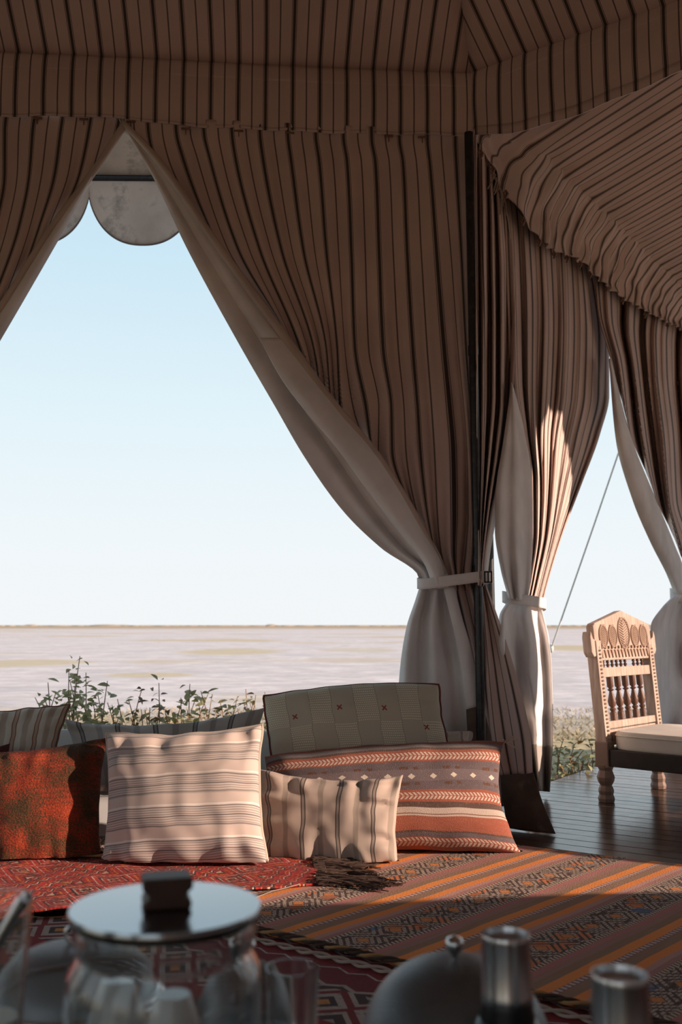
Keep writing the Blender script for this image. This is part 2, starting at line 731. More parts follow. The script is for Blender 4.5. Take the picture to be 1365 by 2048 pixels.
ceil = empty('ceiling')
tag(ceil, kind='structure')
Pl1 = OX + W1 * 4.6
Pl1.z = ZV + .02
Pa = OX + Ad * 3.55
Pa.z = ZV
P0 = OX + Vector((0, 0, ZV))
roof_panel('roof_panel', P0, Pl1, apex, -W1, OX, [M_TICK_ROOF, M_FLY], ceil, seed=1)
roof_panel('roof_panel', P0, Pa, apex, Ad, OX, [M_TICK_ROOF, M_FLY], ceil, seed=9)
Q = [Vector((Pa.x, Pa.y, ZV)), Vector((3.9, -1.4, ZV)), Vector((.6, -3.0, ZV)), Vector((-3.8, -1.6, ZV)), Vector((Pl1.x, Pl1.y, ZV))]
for i in range(4):
    dr = (Q[i + 1] - Q[i]).normalized()
    roof_panel('roof_panel', Q[i], Q[i + 1], apex, dr, OX, [M_TICK_ROOF, M_FLY], ceil, seed=20 + i, nu=20, nv=16)

# valance over the front wall
VT = [(-1400, 75), (-300, 108), (0, 116), (256, 126), (480, 139), (700, 149), (935, 155), (946, 155)]
VBm = [(-1400, 205), (-300, 226), (0, 233), (154, 233), (246, 238), (359, 251), (513, 259), (700, 267), (946, 271)]
val = empty('valance', P0)
tag(val, 'striped canvas valance hanging across the front wall, left of the corner pole', 'valance')


def val_fn(x0, x1, top, bot, plane, along, bulge=.012, off=.03, ext=16):
    def fn(a, b):
        x = x0 + (x1 - x0) * a
        yt, yb = polyline(top, x), polyline(bot, x)
        y_ = yt + (yb - yt) * b + 1.5 * math.sin(x * .05) * b
        y_ -= ext * (1 - b) ** 2
        base = at_plane(x, y_, plane[0], plane[1], 0)
        u = (base - OX).dot(along)
        d = off * min(1, .4 + b * 6) + bulge * math.sin(PI * min(1, b * 1.1)) + b * .012 * vn(u * 3, b) + .003 * vn(u * 9, b * 3)
        p = at_plane(x, y_, plane[0], plane[1], d)
        u2 = (p - OX).dot(along)
        return (p, (u2, b))
    return fn


mb = MB()
mb.grid(val_fn(-1400, 958, VT, VBm, PL1, -W1), 220, 14)
mb.build('valance_panel', [M_TICK_ROOF, M_LIN], val, solid=.004)


def band(x0, x1, top, bot, plane, along, b0, b1, off, n=220):
    f0 = val_fn(x0, x1, top, bot, plane, along, off=.03, ext=0)
    mb = MB()

    def fn(a, b):
        p, uv = f0(a, b0 + (b1 - b0) * b)
        return (p - plane[1] * off, uv)
    mb.grid(fn, n, 2)
    return mb


band(-1400, 946, VT, VBm, PL1, -W1, 0.0, .17, .004).build('seam_band', M_TICK_ROOF, val, solid=.003)
band(-1400, 946, VT, VBm, PL1, -W1, .955, 1.0, .004).build('hem_band', M_TICK_ROOF, val, solid=.003)
# toggles under the valance
for (tx, ty) in ((75, 236), (168, 238), (262, 243), (372, 257), (478, 262), (580, 266), (778, 272), (845, 274)):
    mb = MB()
    c0 = at_plane(tx, ty, OX, N1, .035)
    mb.tube([c0 - Vector((.022, 0, 0)), c0 + Vector((.022, 0, 0))], [.006, .006], 8)
    mb.tube([c0, c0 - Vector((0, 0, .03))], .003, 6)
    mb.build('toggle', M_TOG, val)

PLA = (OX, Bd)
VTA = [(944, 155), (1090, 98), (1229, 50), (1365, -2), (1800, -175), (2600, -520)]
VBA = [(944, 271), (993, 269), (1106, 246), (1229, 200), (1365, 142), (1800, -60), (2600, -470)]
val2 = empty('valance', P0)
tag(val2, 'striped canvas valance rising to the upper right from the corner pole', 'valance')
mb = MB()
mb.grid(val_fn(940, 2600, VTA, VBA, PLA, Ad), 200, 14)
mb.build('valance_panel', [M_TICK_ROOF, M_LIN], val2, solid=.004)
band(947, 2600, VTA, VBA, PLA, Ad, 0.0, .15, .004).build('seam_band', M_TICK_ROOF, val2, solid=.003)
band(947, 2600, VTA, VBA, PLA, Ad, .86, 1.0, .004).build('hem_band', M_TICK_ROOF, val2, solid=.003)

# ------------------------------------------------------------------ annexe ceiling
EDGE = [(930, 262), (952, 287), (983, 328), (1024, 400), (1062, 455), (1101, 497), (1157, 518), (1193, 554), (1280, 615), (1362, 656), (1500, 722), (1640, 775), (1760, 815)]
anx = empty('annexe_ceiling', ts(0, 0, 3))
tag(anx, 'pale striped sloping canvas ceiling of the annexe at upper right, puckered at its lower edge', 'canvas ceiling')
anx['kind'] = 'structure'
NUA = 260


def anx_fn(a, b):
    x = 940 + (1490 - 940) * a ** 1.0
    so_ = .13 * min(1, max(.08, (x - 946) / 90))
    e = at_plane(x, polyline(EDGE, x), OX, NB, so_)
    t = (e - OX).dot(Bd)
    ze = e.z
    t = max(t, .015)
    zt = 3.30 + .02 * t                       # fold between the upright band and the slope
    hb = max(.10, min(.34, zt - ze))
    if b < .35:
        k = b / .35
        z_ = ze + hb * k
        s_ = so_ + .04 * math.sin(k * PI / 2) ** 2 + .10 * k ** 3
        puck = (1 - k) * .75 + .25
        s_ += min(1, so_ * 12) * puck * .016 * math.sin(t * 46 + 5 * vn(t * 3)) + .022 * vn(t * 9, k * 3)
        z_ += .010 * vn(t * 16, k) * (1 - k)
        ush = .020 * vn(t * 8, k * 3.5)
    else:
        k = (b - .35) / .65
        s_ = so_ + .14 + k * 1.65
        z_ = ze + hb + k * 1.75 * .36
        z_ += -.02 * math.sin(PI * k) + .01 * math.exp(-k * 30) * math.sin(t * 42 + 3 * vn(t * 3))
        ush = .020 * vn(t * 8, 3.5) * math.exp(-k * 12)
    return (ts(t, s_, z_), (t + ush, b))


mb = MB()
mb.grid(anx_fn, NUA, 60)
mb.build('ceiling_slope', [M_TICK_ANX, M_FLY], anx, solid=.004)
mb = MB()


def eave_light_block(a, b):
    p, uv = anx_fn(a, .35)
    t = uv[0]
    q = ts(max(t, .015), -.16, p.z - .10)
    return (p.lerp(q, b), (t, b))


mb.grid(eave_light_block, 60, 4)
mb.build('eave_light_block', [M_TICK_ANX, M_FLY], anx, solid=.004)  # added canvas strip, blocks skylight from reaching the curtain tops
mb = MB()
e1 = anx_fn(0, 1)[0]
e2 = anx_fn(1, 1)[0]


def far_slope(a, b):
    p = anx_fn(a, 1)[0]
    t = (p - OX).dot(Bd)
    return (ts(t, 1.92 + b * 1.7, p.z - b * .62), (t, b))


mb.grid(far_slope, 40, 6)
mb.build('ceiling_slope', [M_TICK_ANX, M_FLY], anx, solid=.004)
# rope, hooks and loose ties along the edge
mb = MB()
pts = []
for k in range(60):
    x = 948 + (1480 - 948) * k / 59
    pts.append(at_plane(x, polyline(EDGE, x) - 5, OX, NB, .09 * min(1, max(.05, (x - 946) / 90))))
mb.tube(pts, .009, 8)
mb.build('curtain_rail', M_POLE, anx)
for k, x in enumerate((962, 985, 1012, 1046, 1078, 1108, 1134, 1160, 1180, 1212, 1245, 1290, 1335)):
    c0 = at_plane(x, polyline(EDGE, x) + 9, OX, NB, .14)
    mb = MB()
    mb.tube([c0 + Vector((0, 0, .02)), c0 + Ad * .012, c0 - Vector((0, 0, .022))], .006, 6)
    mb.tube([c0 - Bd * .02, c0 + Bd * .02], .007, 6)
    mb.build('toggle', M_TOG, anx)
m = Mat('pale_tie_cord')
M_CORD = m.done((.35, .26, .21), .9)
mb = MB()
for k in range(8):
    c0 = at_plane(984 + k * 3, 352 + k * 8, OX, NB, .06)
    mb.tube([c0 + Vector((random.uniform(-.02, .02), 0, .05)), c0 + Ad * .02, c0 + Vector((random.uniform(-.03, .03), 0, -.05 - .03 * random.random()))], .004, 5)
mb.build('loose_tie', M_CORD, anx)

# ------------------------------------------------------------------ outer fly over the front wall, with scalloped edge
fly = empty('awning', at_y(260, 355, 6.1))
tag(fly, 'weathered outer awning with a scalloped edge, seen at the peak of the left opening', 'awning')
YB = 6.1
bl = at_y(-700, 350, YB)
br = at_y(1150, 363, YB)
mb = MB()
mb.tube([bl, br], .028, 12)
mb.build('awning_bar', M_POLE, fly)


def fly_up(a, b):
    x = -700 + a * 1850
    p = at_y(x, 356 + (x - 180) * .008, YB) + Vector((0, .01, 0))
    q = Vector((p.x, 4.98, p.z + .55))
    r = p.lerp(q, b)
    r.z -= .05 * math.sin(PI * b)
    return (r, (r.x, b))


mb = MB()
mb.grid(fly_up, 60, 12)
mb.build('awning_slope', M_FLY, fly, solid=.004)
mb = MB()
for yy in (5.6, 5.0):
    for sgn in (0,):
        pass


def tape(a, b):
    x = -700 + a * 1850
    p, _ = fly_up(a, .32 + .10 * b)
    return (p - Vector((0, 0, .006)), (p.x, b))


mb.grid(tape, 40, 1)
mb.build('seam_band', plain_cloth('awning_seam_tape', (.36, .32, .31)), fly, solid=.003)
PERX = 214.


def scal(a, b):
    x = -700 + a * 1850
    ph = ((x - 178) / PERX) % 1.0
    e_ = 1 - abs(2 * ph - 1)
    e_ = e_ * e_ / (e_ + .10) * 1.10
    dep = 30 + 97 * math.sqrt(max(0, 1 - (1 - e_) ** 2.3))
    ytop = 362 + (x - 180) * .008
    y_ = ytop + dep * b
    Y = YB - .02 + .10 * b * (0.5 + vn(x * .012, 3)) + .04 * b * math.sin(2 * PI * ph)
    return (at_y(x, y_, Y), (x * .003, b))


mb = MB()
mb.grid(scal, 480, 14)
mb.build('scalloped_edge', [M_FLY, M_FLY], fly, solid=.004)
# trim cord on the scallops
mb = MB()
mb.tube([scal(k / 480, 1.0)[0] for k in range(481)], .006, 6)
mb.build('edge_binding', plain_cloth('awning_binding', (.17, .13, .12)), fly)

# ------------------------------------------------------------------ curtain 1: right of the left opening
cur = empty('tent_curtain', (O.x - .3, O.y, 0))
tag(cur, 'large striped curtain with turned back grey lining, strapped to the black corner pole', 'curtain')


def f1(u, w, a):
    g = min(1., max(0., (w - .30) / .7))
    base = .006 * math.sin(u * .11 + 1.5 * vn(u * .01, w * 1.2)) + .02 * vn(u * .012, w * 1.6)
    fold = (.006 + .034 * g ** 1.3) * math.sin((u - 250) * .118 + 2.2 * vn(u * .008, w * 1.5, 4))
    fold2 = .014 * g * math.sin((u - 250) * .31 + 3 * w)
    diag = .02 * max(0, vn((u - 480 * w) * .013, w * .7, 8))
    return .02 + base + fold + fold2 + diag


R1 = [[(250, 249, 232), (945, 938, 262)],
      [(262, 263, 262), (945, 938, 285)],
      [(300, 308, 308), (382, 394, 312), (441, 448, 316), (661, 664, 322), (790, 792, 325), (945, 939, 330)],
      [(365, 441, 492), (441, 500, 496), (661, 675, 500), (790, 800, 502), (842, 852, 502), (885, 898, 502), (945, 942, 505)],
      [(440, 585, 687), (550, 640, 692), (661, 688, 695), (790, 811, 700), (842, 865, 700), (885, 914, 700), (945, 946, 705)],
      [(635, 680, 815), (700, 740, 815), (790, 821, 815), (842, 874, 815), (885, 926, 815), (945, 950, 815)],
      [(715, 752, 900), (790, 826, 903), (842, 880, 905), (885, 933, 905), (945, 953, 905)],
      [(775, 834, 1028), (842, 884, 1030), (885, 935, 1030), (945, 957, 1030)],
      [(815, 872, 1102), (842, 889, 1102), (885, 930, 1102), (945, 958, 1102)],
      [(832, 893, 1146), (885, 926, 1146), (945, 958, 1146)],
      [(832, 897, 1162), (885, 926, 1162), (945, 956, 1162)],
      [(832, 898, 1180), (885, 930, 1180), (945, 958, 1180)]]
drape('striped_panel', R1, PL1, [M_TICK, M_LIN], cur, nu=220, nv=110, fold=f1, under=46.)


# turned-back lining: outer edge E to fold edge L
def flap_rows(L, E, d0, d1):
    return [[(0, e[0], e[1], d0 if not callable(d0) else d0(i)), (100, l[0], l[1], d1)] for i, (l, e) in enumerate(zip(L, E))]


L1 = [(249, 243), (308, 304), (441, 488), (585, 683), (665, 795), (752, 898), (834, 1026), (872, 1100), (895, 1146), (902, 1178)]
E1 = [(247, 252), (308, 357), (372, 492), (478, 687), (548, 808), (612, 918), (690, 1026), (765, 1098), (836, 1150), (842, 1178)]


def f_lin(u, w, a):
    # a: 0 outer edge .. 1 fold edge ; rolled tube near the fold edge, dark crease behind it
    grow = min(1., w * 1.8)
    roll = .055 * math.sin(PI * min(1., max(0., (a - .42) / .62))) ** .8 if a > .42 else 0.
    outer = .022 * math.sin(PI * min(1., a / .42))
    g = max(0., (w - .62) / .38)
    pl_ = .018 * g * math.sin(a * 19 + 2)
    return .03 + grow * (roll + outer) + pl_ + .010 * vn(a * 3, w * 5)


mb = drape('turned_back_lining', [[(0, e[0], e[1]), (100, l[0], l[1])] for l, e in zip(L1, E1)], PL1, [M_LIN, M_LIN], cur, nu=60, nv=110, fold=f_lin,
           label='plain grey lining turned back along the curtain edge')
C1 = [(518, 676), (566, 762), (618, 830), (668, 888), (722, 962), (796, 1060), (850, 1128), (868, 1176)]
LC = [(578, 676), (640, 762), (692, 830), (744, 888), (794, 962), (852, 1060), (888, 1128), (900, 1176)]
drape('lining_fold', [[(0, c_[0], c_[1], .075), (100, l_[0], l_[1], .06)] for c_, l_ in zip(C1, LC)], PL1, [M_LIN, M_LIN], cur, nu=24, nv=70,
      fold=lambda u, w, a: .02 + .055 * min(1, w * 4) * math.sin(PI * min(1, a * .9 + .12)) + .01 * vn(a * 2, w * 4), label='second fold of the grey lining, rolled over the first')
# narrow striped selvedge rolled over at the fold edge
L1b = [(x - 6 - 8 * min(1, i / 3), y + 5 + 4 * min(1, i / 3)) for i, (x, y) in enumerate(L1)]
drape('rolled_selvedge', [[(0, b_[0], b_[1], .075), (14, l[0] + 1, l[1] - 1, .085)] for l, b_ in zip(L1[:-1], L1b[:-1])], PL1, [M_SEAM, M_SEAM], cur, nu=6, nv=100,
      fold=lambda u, w, a: .018 * math.sin(PI * a))

# skirt under the strap: lining part
def f_sk(u, w, a):
    return .03 + (.035 + .02 * w) * math.sin(u * .115 + 1.4 * vn(u * .01, w)) * (1 - .3 * w) + .015 * vn(u * .03, w * 2)


drape('skirt_lining', [[(0, 842, 1168), (140, 912, 1168)], [(0, 832, 1200), (140, 915, 1200)], [(0, 814, 1255), (140, 928, 1255)],
                       [(0, 802, 1330), (140, 948, 1330)], [(0, 797, 1400), (140, 958, 1400)], [(0, 795, 1500), (140, 975, 1500)], [(0, 795, 1610), (140, 985, 1600)]],
      PL1, [M_LIN, M_LIN], cur, nu=80, nv=50, fold=f_sk, label='grey lining flaring below the strap')
drape('skirt_striped', [[(840, 900, 1166), (950, 960, 1166)], [(840, 915, 1230), (950, 975, 1230)], [(840, 938, 1320), (950, 990, 1320)],
                        [(840, 955, 1420), (950, 1003, 1420)], [(840, 968, 1520), (950, 1012, 1520)], [(840, 970, 1615), (950, 1020, 1612)]],
      PL1, [M_TICK, M_LIN], cur, nu=50, nv=40, fold=lambda u, w, a: .012 + .022 * math.sin(u * .16) * (1 - .4 * w))
drape('hem_facing', [[(0, 886, 1170), (40, 908, 1170)], [(0, 903, 1240), (40, 925, 1236)], [(0, 916, 1300), (40, 943, 1296)], [(0, 934, 1421), (40, 966, 1412)]],
      PL1, [M_LIN, M_LIN], cur, nu=10, nv=24, fold=lambda u, w, a: .075 + .012 * math.sin(PI * a) + .01 * math.sin(w * 6), label='pale facing strip hanging diagonally')
drape('hem_end', [[(0, 933, 1419), (40, 967, 1410)], [(0, 935, 1455), (40, 976, 1448)], [(0, 938, 1500), (40, 988, 1492)], [(0, 942, 1600), (40, 996, 1590)]],
      PL1, [M_HEM, M_HEM], cur, nu=8, nv=12, fold=lambda u, w, a: .082 + .012 * math.sin(PI * a), label='dark brown canvas end of the facing')
# flap right of the pole, sweeping into the room
drape('skirt_flap', [[(820, 963, 1172, .04), (945, 972, 1168, .04)], [(820, 967, 1250, .05), (945, 1000, 1246, .06)], [(820, 970, 1310, .07), (945, 1020, 1306, .09)],
                     [(820, 976, 1400, .10), (945, 1045, 1396, .16)], [(820, 988, 1500, .15), (945, 1064, 1490, .24)], [(820, 1002, 1552, .18), (945, 1066, 1546, .28)]],
      PL1, [M_TICK, M_LIN], cur, nu=50, nv=40, fold=lambda u, w, a: .012 * math.sin(a * 9 + 1) + .012 * vn(a * 4, w * 3))
bp = at_z(1016, 1656, .005)
bq = at_z(1112, 1668, .005)
d_p = -(bp - OX).dot(N1)
d_q = -(bq - OX).dot(N1)
drape('skirt_hem', [[(0, 1001, 1551, .185), (100, 1067, 1545, .285)], [(0, 1007, 1600, (.18 + d_p) / 2), (50, 1046, 1605, (.2 + d_q) / 2), (100, 1085, 1602, (.28 + d_q) / 2)],
                    [(0, 1016, 1656, d_p), (50, 1062, 1663, (d_p + d_q) / 2), (100, 1112, 1668, d_q)]],
      PL1, [M_HEM, M_HEM], cur, nu=24, nv=20, fold=lambda u, w, a: .006 + .015 * math.sin(a * 5 + .5) * (1 - w), label='dark brown canvas hem resting on the deck')


def strap(name_, x0, y0, x1, y1, hpx, plane, parent, depth=.07, off=.03, mat=None, label=None):
    """flat band wrapped around the gathered cloth"""
    mb = MB()
    c0 = at_plane(x0, y0, plane[0], plane[1], off)
    c1 = at_plane(x1, y1, plane[0], plane[1], off)
    cen = (c0 + c1) / 2
    hx = (c1 - c0) / 2
    sc_ = (cen - EYE).length / F
    hh = hpx * sc_ / 2
    up = Vector((0, 0, 1))

    def fn(a, b):
        an = 2 * PI * a
        p = cen + hx * math.copysign(abs(math.cos(an)) ** .8, math.cos(an)) - plane[1] * depth * math.sin(an) + up * (b * 2 - 1) * hh
        p += up * .006 * math.sin(an * 2)
        return (p, (a, b))
    mb.grid(fn, 64, 4, closeu=True)
    o = mb.build(name_, mat or M_LIN, parent, solid=.005)
    if label:
        o['label'] = label
    return o


strap('tieback_strap', 836, 1167, 981, 1155, 21, PL1, cur, depth=.095, off=.06, label='cream tieback strap buckled to the pole')
mb = MB()
bc = at_plane(977, 1154, OX, N1, .145)
for (dx, dz, sxx, szz) in ((-.016, 0, .006, .052), (.016, 0, .006, .052), (0, .024, .036, .006), (0, -.024, .036, .006), (0, 0, .006, .05)):
    mb.box(bc + Vector((dx, 0, dz)), (sxx, .008, szz))
m = Mat('buckle_metal')
mb.build('buckle', m.done((.05, .045, .04), .35, .9), cur, smooth=False)

# ------------------------------------------------------------------ curtain 0: left of the opening
cur0 = empty('tent_curtain', at_z(-150, 1640, 0))
tag(cur0, 'striped curtain at the left edge, drawn away to the left of the opening', 'curtain')
R0 = [[(-560, -560, 212), (250, 249, 234)], [(-560, -560, 245), (246, 240, 262)],
      [(-560, -545, 345), (-250, -248, 346), (38, 31, 348), (95, 80, 348), (154, 135, 348), (212, 182, 350)],
      [(-560, -525, 450), (-250, -245, 450), (-100, -110, 450), (38, 12, 450), (95, 58, 450), (165, 104, 452)],
      [(-560, -495, 610), (-250, -240, 610), (-100, -135, 610), (38, -40, 610), (98, 2, 611)],
      [(-560, -470, 760), (-250, -270, 760), (-100, -190, 760), (20, -110, 760)],
      [(-560, -450, 950), (-250, -310, 950), (-100, -235, 950)], [(-560, -440, 1100), (-400, -370, 1100), (-200, -300, 1100)],
      [(-560, -438, 1160), (-400, -380, 1160), (-210, -325, 1160)], [(-560, -445, 1240), (-400, -380, 1240), (-210, -310, 1240)],
      [(-560, -470, 1420), (-400, -380, 1420), (-210, -290, 1420)], [(-560, -490, 1640), (-400, -380, 1640), (-210, -270, 1640)]]


def f0(u, w, a):
    g = min(1., max(0., w / .6))
    return .02 + (.006 + .02 * g) * math.sin(u * .10 + 2 * vn(u * .009, w * 2, 3)) + .03 * max(0, vn((u + 420 * w) * .014, w, 6)) * min(1, w * 4)


drape('striped_panel', R0, PL1, [M_TICK, M_LIN], cur0, nu=170, nv=90, fold=f0)
L0 = [(250, 243), (182, 346), (104, 450), (2, 609), (-110, 765), (-235, 950), (-300, 1100), (-325, 1160), (-310, 1240), (-280, 1640)]
E0 = [(251, 256), (192, 346), (120, 474), (2, 678), (-95, 840), (-190, 970), (-280, 1105), (-310, 1160), (-280, 1240), (-240, 1640)]
drape('turned_back_lining', [[(0, l[0], l[1]), (100, e[0], e[1])] for l, e in zip(L0, E0)], PL1, [M_LIN, M_LIN], cur0, nu=24, nv=70,
      fold=lambda u, w, a: .03 + .03 * math.sin(PI * a), label='grey lining turned back along the edge')
drape('rolled_selvedge', [[(0, l[0] - 3, l[1] - 3, .05), (14, l[0] + 8, l[1] + 5, .045)] for l in L0], PL1, [M_SEAM, M_SEAM], cur0, nu=6, nv=80, fold=lambda u, w, a: .015 * math.sin(PI * a))
strap('tieback_strap', -452, 1160, -300, 1160, 22, PL1, cur0, depth=.085, off=.04)

# ------------------------------------------------------------------ curtains along the side wall
cur2 = empty('tent_curtain', ts(.12, 0, 0))
tag(cur2, 'narrow dark striped curtain bunched just right of the corner pole', 'curtain')
UB = .0026
R2 = [[(0, 950, 225), (70, 975, 250), (150, 1008, 290)], [(0, 948, 262), (70, 975, 300), (150, 1008, 350)], [(0, 948, 380), (70, 978, 420), (150, 1018, 450)],
      [(0, 950, 500), (60, 975, 520), (110, 1002, 540), (150, 1030, 545)],
      [(0, 952, 640), (60, 978, 650), (110, 1003, 660), (150, 1031, 665)], [(0, 954, 780), (60, 978, 785), (110, 1003, 790), (150, 1026, 795)],
      [(0, 955, 900), (60, 973, 902), (110, 992, 905), (150, 1010, 905)], [(0, 957, 1010), (110, 977, 1012), (150, 990, 1015)],
      [(0, 958, 1110), (110, 966, 1112), (150, 974, 1115)], [(0, 957, 1170), (110, 962, 1172), (150, 968, 1172)]]
drape('striped_panel', R2, PLB, [M_TICK, M_LIN], cur2, nu=80, nv=70, uscale=.0042, toptame=True,
      fold=lambda u, w, a: .03 + (.022 + .02 * w) * math.sin(u * .17 + 2 * w + 2 * vn(u * .02, w * 2)))
drape('turned_back_lining', [[(0, 1012, 885), (30, 1012, 890)], [(0, 990, 985), (30, 1002, 975)], [(0, 975, 1060), (30, 992, 1040)], [(0, 966, 1120), (30, 980, 1110)], [(0, 962, 1168), (30, 974, 1165)]],
      PLB, [M_LIN, M_LIN], cur2, nu=10, nv=30, fold=lambda u, w, a: .05 + .02 * math.sin(PI * a), label='grey lining showing along the edge')

cur3 = empty('tent_curtain', ts(.62, 0, 0))
tag(cur3, 'sunlit striped curtain tied in the middle, between the corner pole and the carved seat', 'curtain')
R3 = [[(0, 1002, 285), (120, 1078, 370), (230, 1140, 415), (330, 1192, 465)], [(0, 1002, 345), (120, 1078, 430), (230, 1140, 475), (330, 1192, 525)],
      [(0, 1010, 450), (120, 1082, 500), (230, 1146, 540), (330, 1204, 590)],
      [(0, 1016, 620), (120, 1088, 640), (230, 1150, 660), (330, 1219, 690)],
      [(0, 1022, 760), (120, 1085, 770), (230, 1145, 790), (330, 1219, 790)],
      [(0, 1040, 860), (120, 1082, 870), (230, 1130, 880), (330, 1200, 870)],
      [(0, 1058, 960), (120, 1085, 965), (230, 1118, 970), (330, 1163, 970)],
      [(0, 1062, 1060), (120, 1082, 1062), (230, 1104, 1065), (330, 1126, 1068)],
      [(0, 1055, 1150), (120, 1068, 1155), (230, 1082, 1160), (330, 1096, 1165)],
      [(0, 1046, 1200), (120, 1058, 1205), (230, 1070, 1208), (330, 1084, 1212)]]


def f3(u, w, a):
    g = min(1, w * 2)
    return .03 + (.008 + .010 * g) * math.sin(u * .10 + 2 * vn(u * .012, w * 1.5, 2)) + .006 * g * math.sin(u * .31 + w * 2) - .10 * max(0, (a - .72) / .28) * g


drape('striped_panel', R3, PLB, [M_TICK, M_LIN], cur3, nu=150, nv=90, uscale=.0037, toptame=True, fold=f3)
drape('turned_back_lining', [[(0, 1024, 765), (60, 1026, 770)], [(0, 1008, 880), (60, 1050, 868)], [(0, 992, 990), (60, 1064, 965)], [(0, 991, 1060), (60, 1066, 1062)],
                             [(0, 1003, 1140), (60, 1062, 1148)], [(0, 1018, 1196), (60, 1056, 1204)]],
      PLB, [M_LIN, M_LIN], cur3, nu=40, nv=50, fold=lambda u, w, a: .075 + .03 * math.sin(PI * a) + .016 * w * math.sin(a * 14), label='pale grey lining turned back on the left')
strap('tieback_strap', 1012, 1194, 1086, 1212, 21, PLB, cur3, depth=.055, off=.05, label='cream tieback strap')


def f3b(u, w, a):
    q = math.sin(PI * min(1, w * 1.15 + .05))
    return .05 + .05 * q + (.034) * math.sin(a * 13.5 + 1.2 * vn(a * 2, w * 2)) * (.4 + .6 * min(1, w * 3)) + .012 * vn(a * 6, w * 5)


ground_B = at_plane(1070, 1580, OX, NB)
drape('skirt_lining', [[(0, 1014, 1206), (100, 1084, 1214)], [(0, 1000, 1232), (100, 1090, 1240)], [(0, 997, 1275), (100, 1099, 1280)], [(0, 1004, 1340), (100, 1104, 1345)],
                       [(0, 1020, 1420), (100, 1106, 1425)], [(0, 1034, 1490), (100, 1106, 1495)]],
      PLB, [M_LIN, M_LIN], cur3, nu=70, nv=50, fold=f3b, label='pale lining bellying out below the tie')
drape('skirt_hem', [[(0, 1033, 1486), (100, 1106, 1492)], [(0, 1045, 1530), (100, 1103, 1535)], [(0, 1056, 1580), (100, 1100, 1584)]],
      PLB, [M_LIN2, M_LIN2], cur3, nu=60, nv=20, fold=lambda u, w, a: f3b(u, 1, a) - .02 * w, label='soiled grey foot of the curtain')

cur4 = empty('tent_curtain', ts(3.4, 0, 0))
tag(cur4, 'striped curtain at the right edge, drawn away behind the carved seat', 'curtain')
R4 = [[(0, 1190, 470), (120, 1290, 530), (260, 1390, 580), (500, 1560, 655)], [(0, 1190, 530), (120, 1290, 590), (260, 1390, 640), (500, 1560, 715)], [(0, 1196, 620), (120, 1285, 665), (260, 1385, 700), (500, 1560, 770)],
      [(0, 1222, 718), (120, 1290, 735), (260, 1385, 750), (500, 1555, 800)], [(40, 1262, 872), (120, 1306, 875), (260, 1395, 880), (500, 1550, 900)],
      [(90, 1314, 1002), (180, 1350, 1002), (260, 1410, 1004), (500, 1530, 1010)], [(150, 1362, 1110), (260, 1420, 1110), (500, 1490, 1115)],
      [(180, 1378, 1170), (260, 1415, 1172), (500, 1465, 1175)], [(180, 1380, 1200), (260, 1420, 1202), (500, 1470, 1205)],
      [(180, 1370, 1300), (260, 1420, 1300), (500, 1500, 1305)], [(180, 1362, 1420), (260, 1420, 1420), (500, 1510, 1425)], [(180, 1345, 1475), (260, 1430, 1500), (500, 1520, 1480)]]
drape('striped_panel', R4, PLB, [M_TICK, M_LIN], cur4, nu=160, nv=80, uscale=.0045, toptame=True,
      fold=lambda u, w, a: .03 + (.03 + .03 * min(1, w * 2)) * math.sin(u * .085 + 2.2 * vn(u * .012, w * 1.5, 9)) + .012 * math.sin(u * .25 + 3 * w))
L4 = [(1222, 716), (1262, 872), (1314, 1002), (1350, 1090), (1368, 1140), (1372, 1188)]
E4 = [(1219, 718), (1233, 880), (1266, 1000), (1302, 1085), (1335, 1150), (1350, 1188)]
drape('turned_back_lining', [[(0, e[0], e[1]), (60, l[0], l[1])] for l, e in zip(L4, E4)], PLB, [M_LIN, M_LIN], cur4, nu=30, nv=50,
      fold=lambda u, w, a: .07 + .045 * math.sin(PI * a), label='pale blue-grey lining turned back on the left')
strap('tieback_strap', 1346, 1190, 1475, 1196, 22, PLB, cur4, depth=.09, off=.05, label='cream tieback strap')
drape('skirt_lining', [[(0, 1350, 1190), (100, 1400, 1192)], [(0, 1325, 1215), (100, 1402, 1220)], [(0, 1303, 1250), (100, 1406, 1255)], [(0, 1300, 1300), (100, 1410, 1305)],
                       [(0, 1300, 1370), (100, 1400, 1375)], [(0, 1305, 1440), (100, 1385, 1445)], [(0, 1320, 1496), (100, 1380, 1500)]],
      PLB, [M_LIN, M_LIN], cur4, nu=50, nv=50, fold=lambda u, w, a: .08 + .05 * math.sin(a * 7 + 1 + w) + .03 * vn(a * 3, w * 3), label='pale lining bellying out below the tie')

# ------------------------------------------------------------------ side wall towards the sun, its unseen openings cut to shape the light
def sun_on_wall(P, s_=3.6):
    """where the light that reaches P passes the wall at s = s_; returns (t, z)"""
    k = (s_ - (P - OX).dot(Ad)) / SUND.dot(Ad)
    q = P + SUND * k
    return ((q - OX).dot(Bd), q.z)


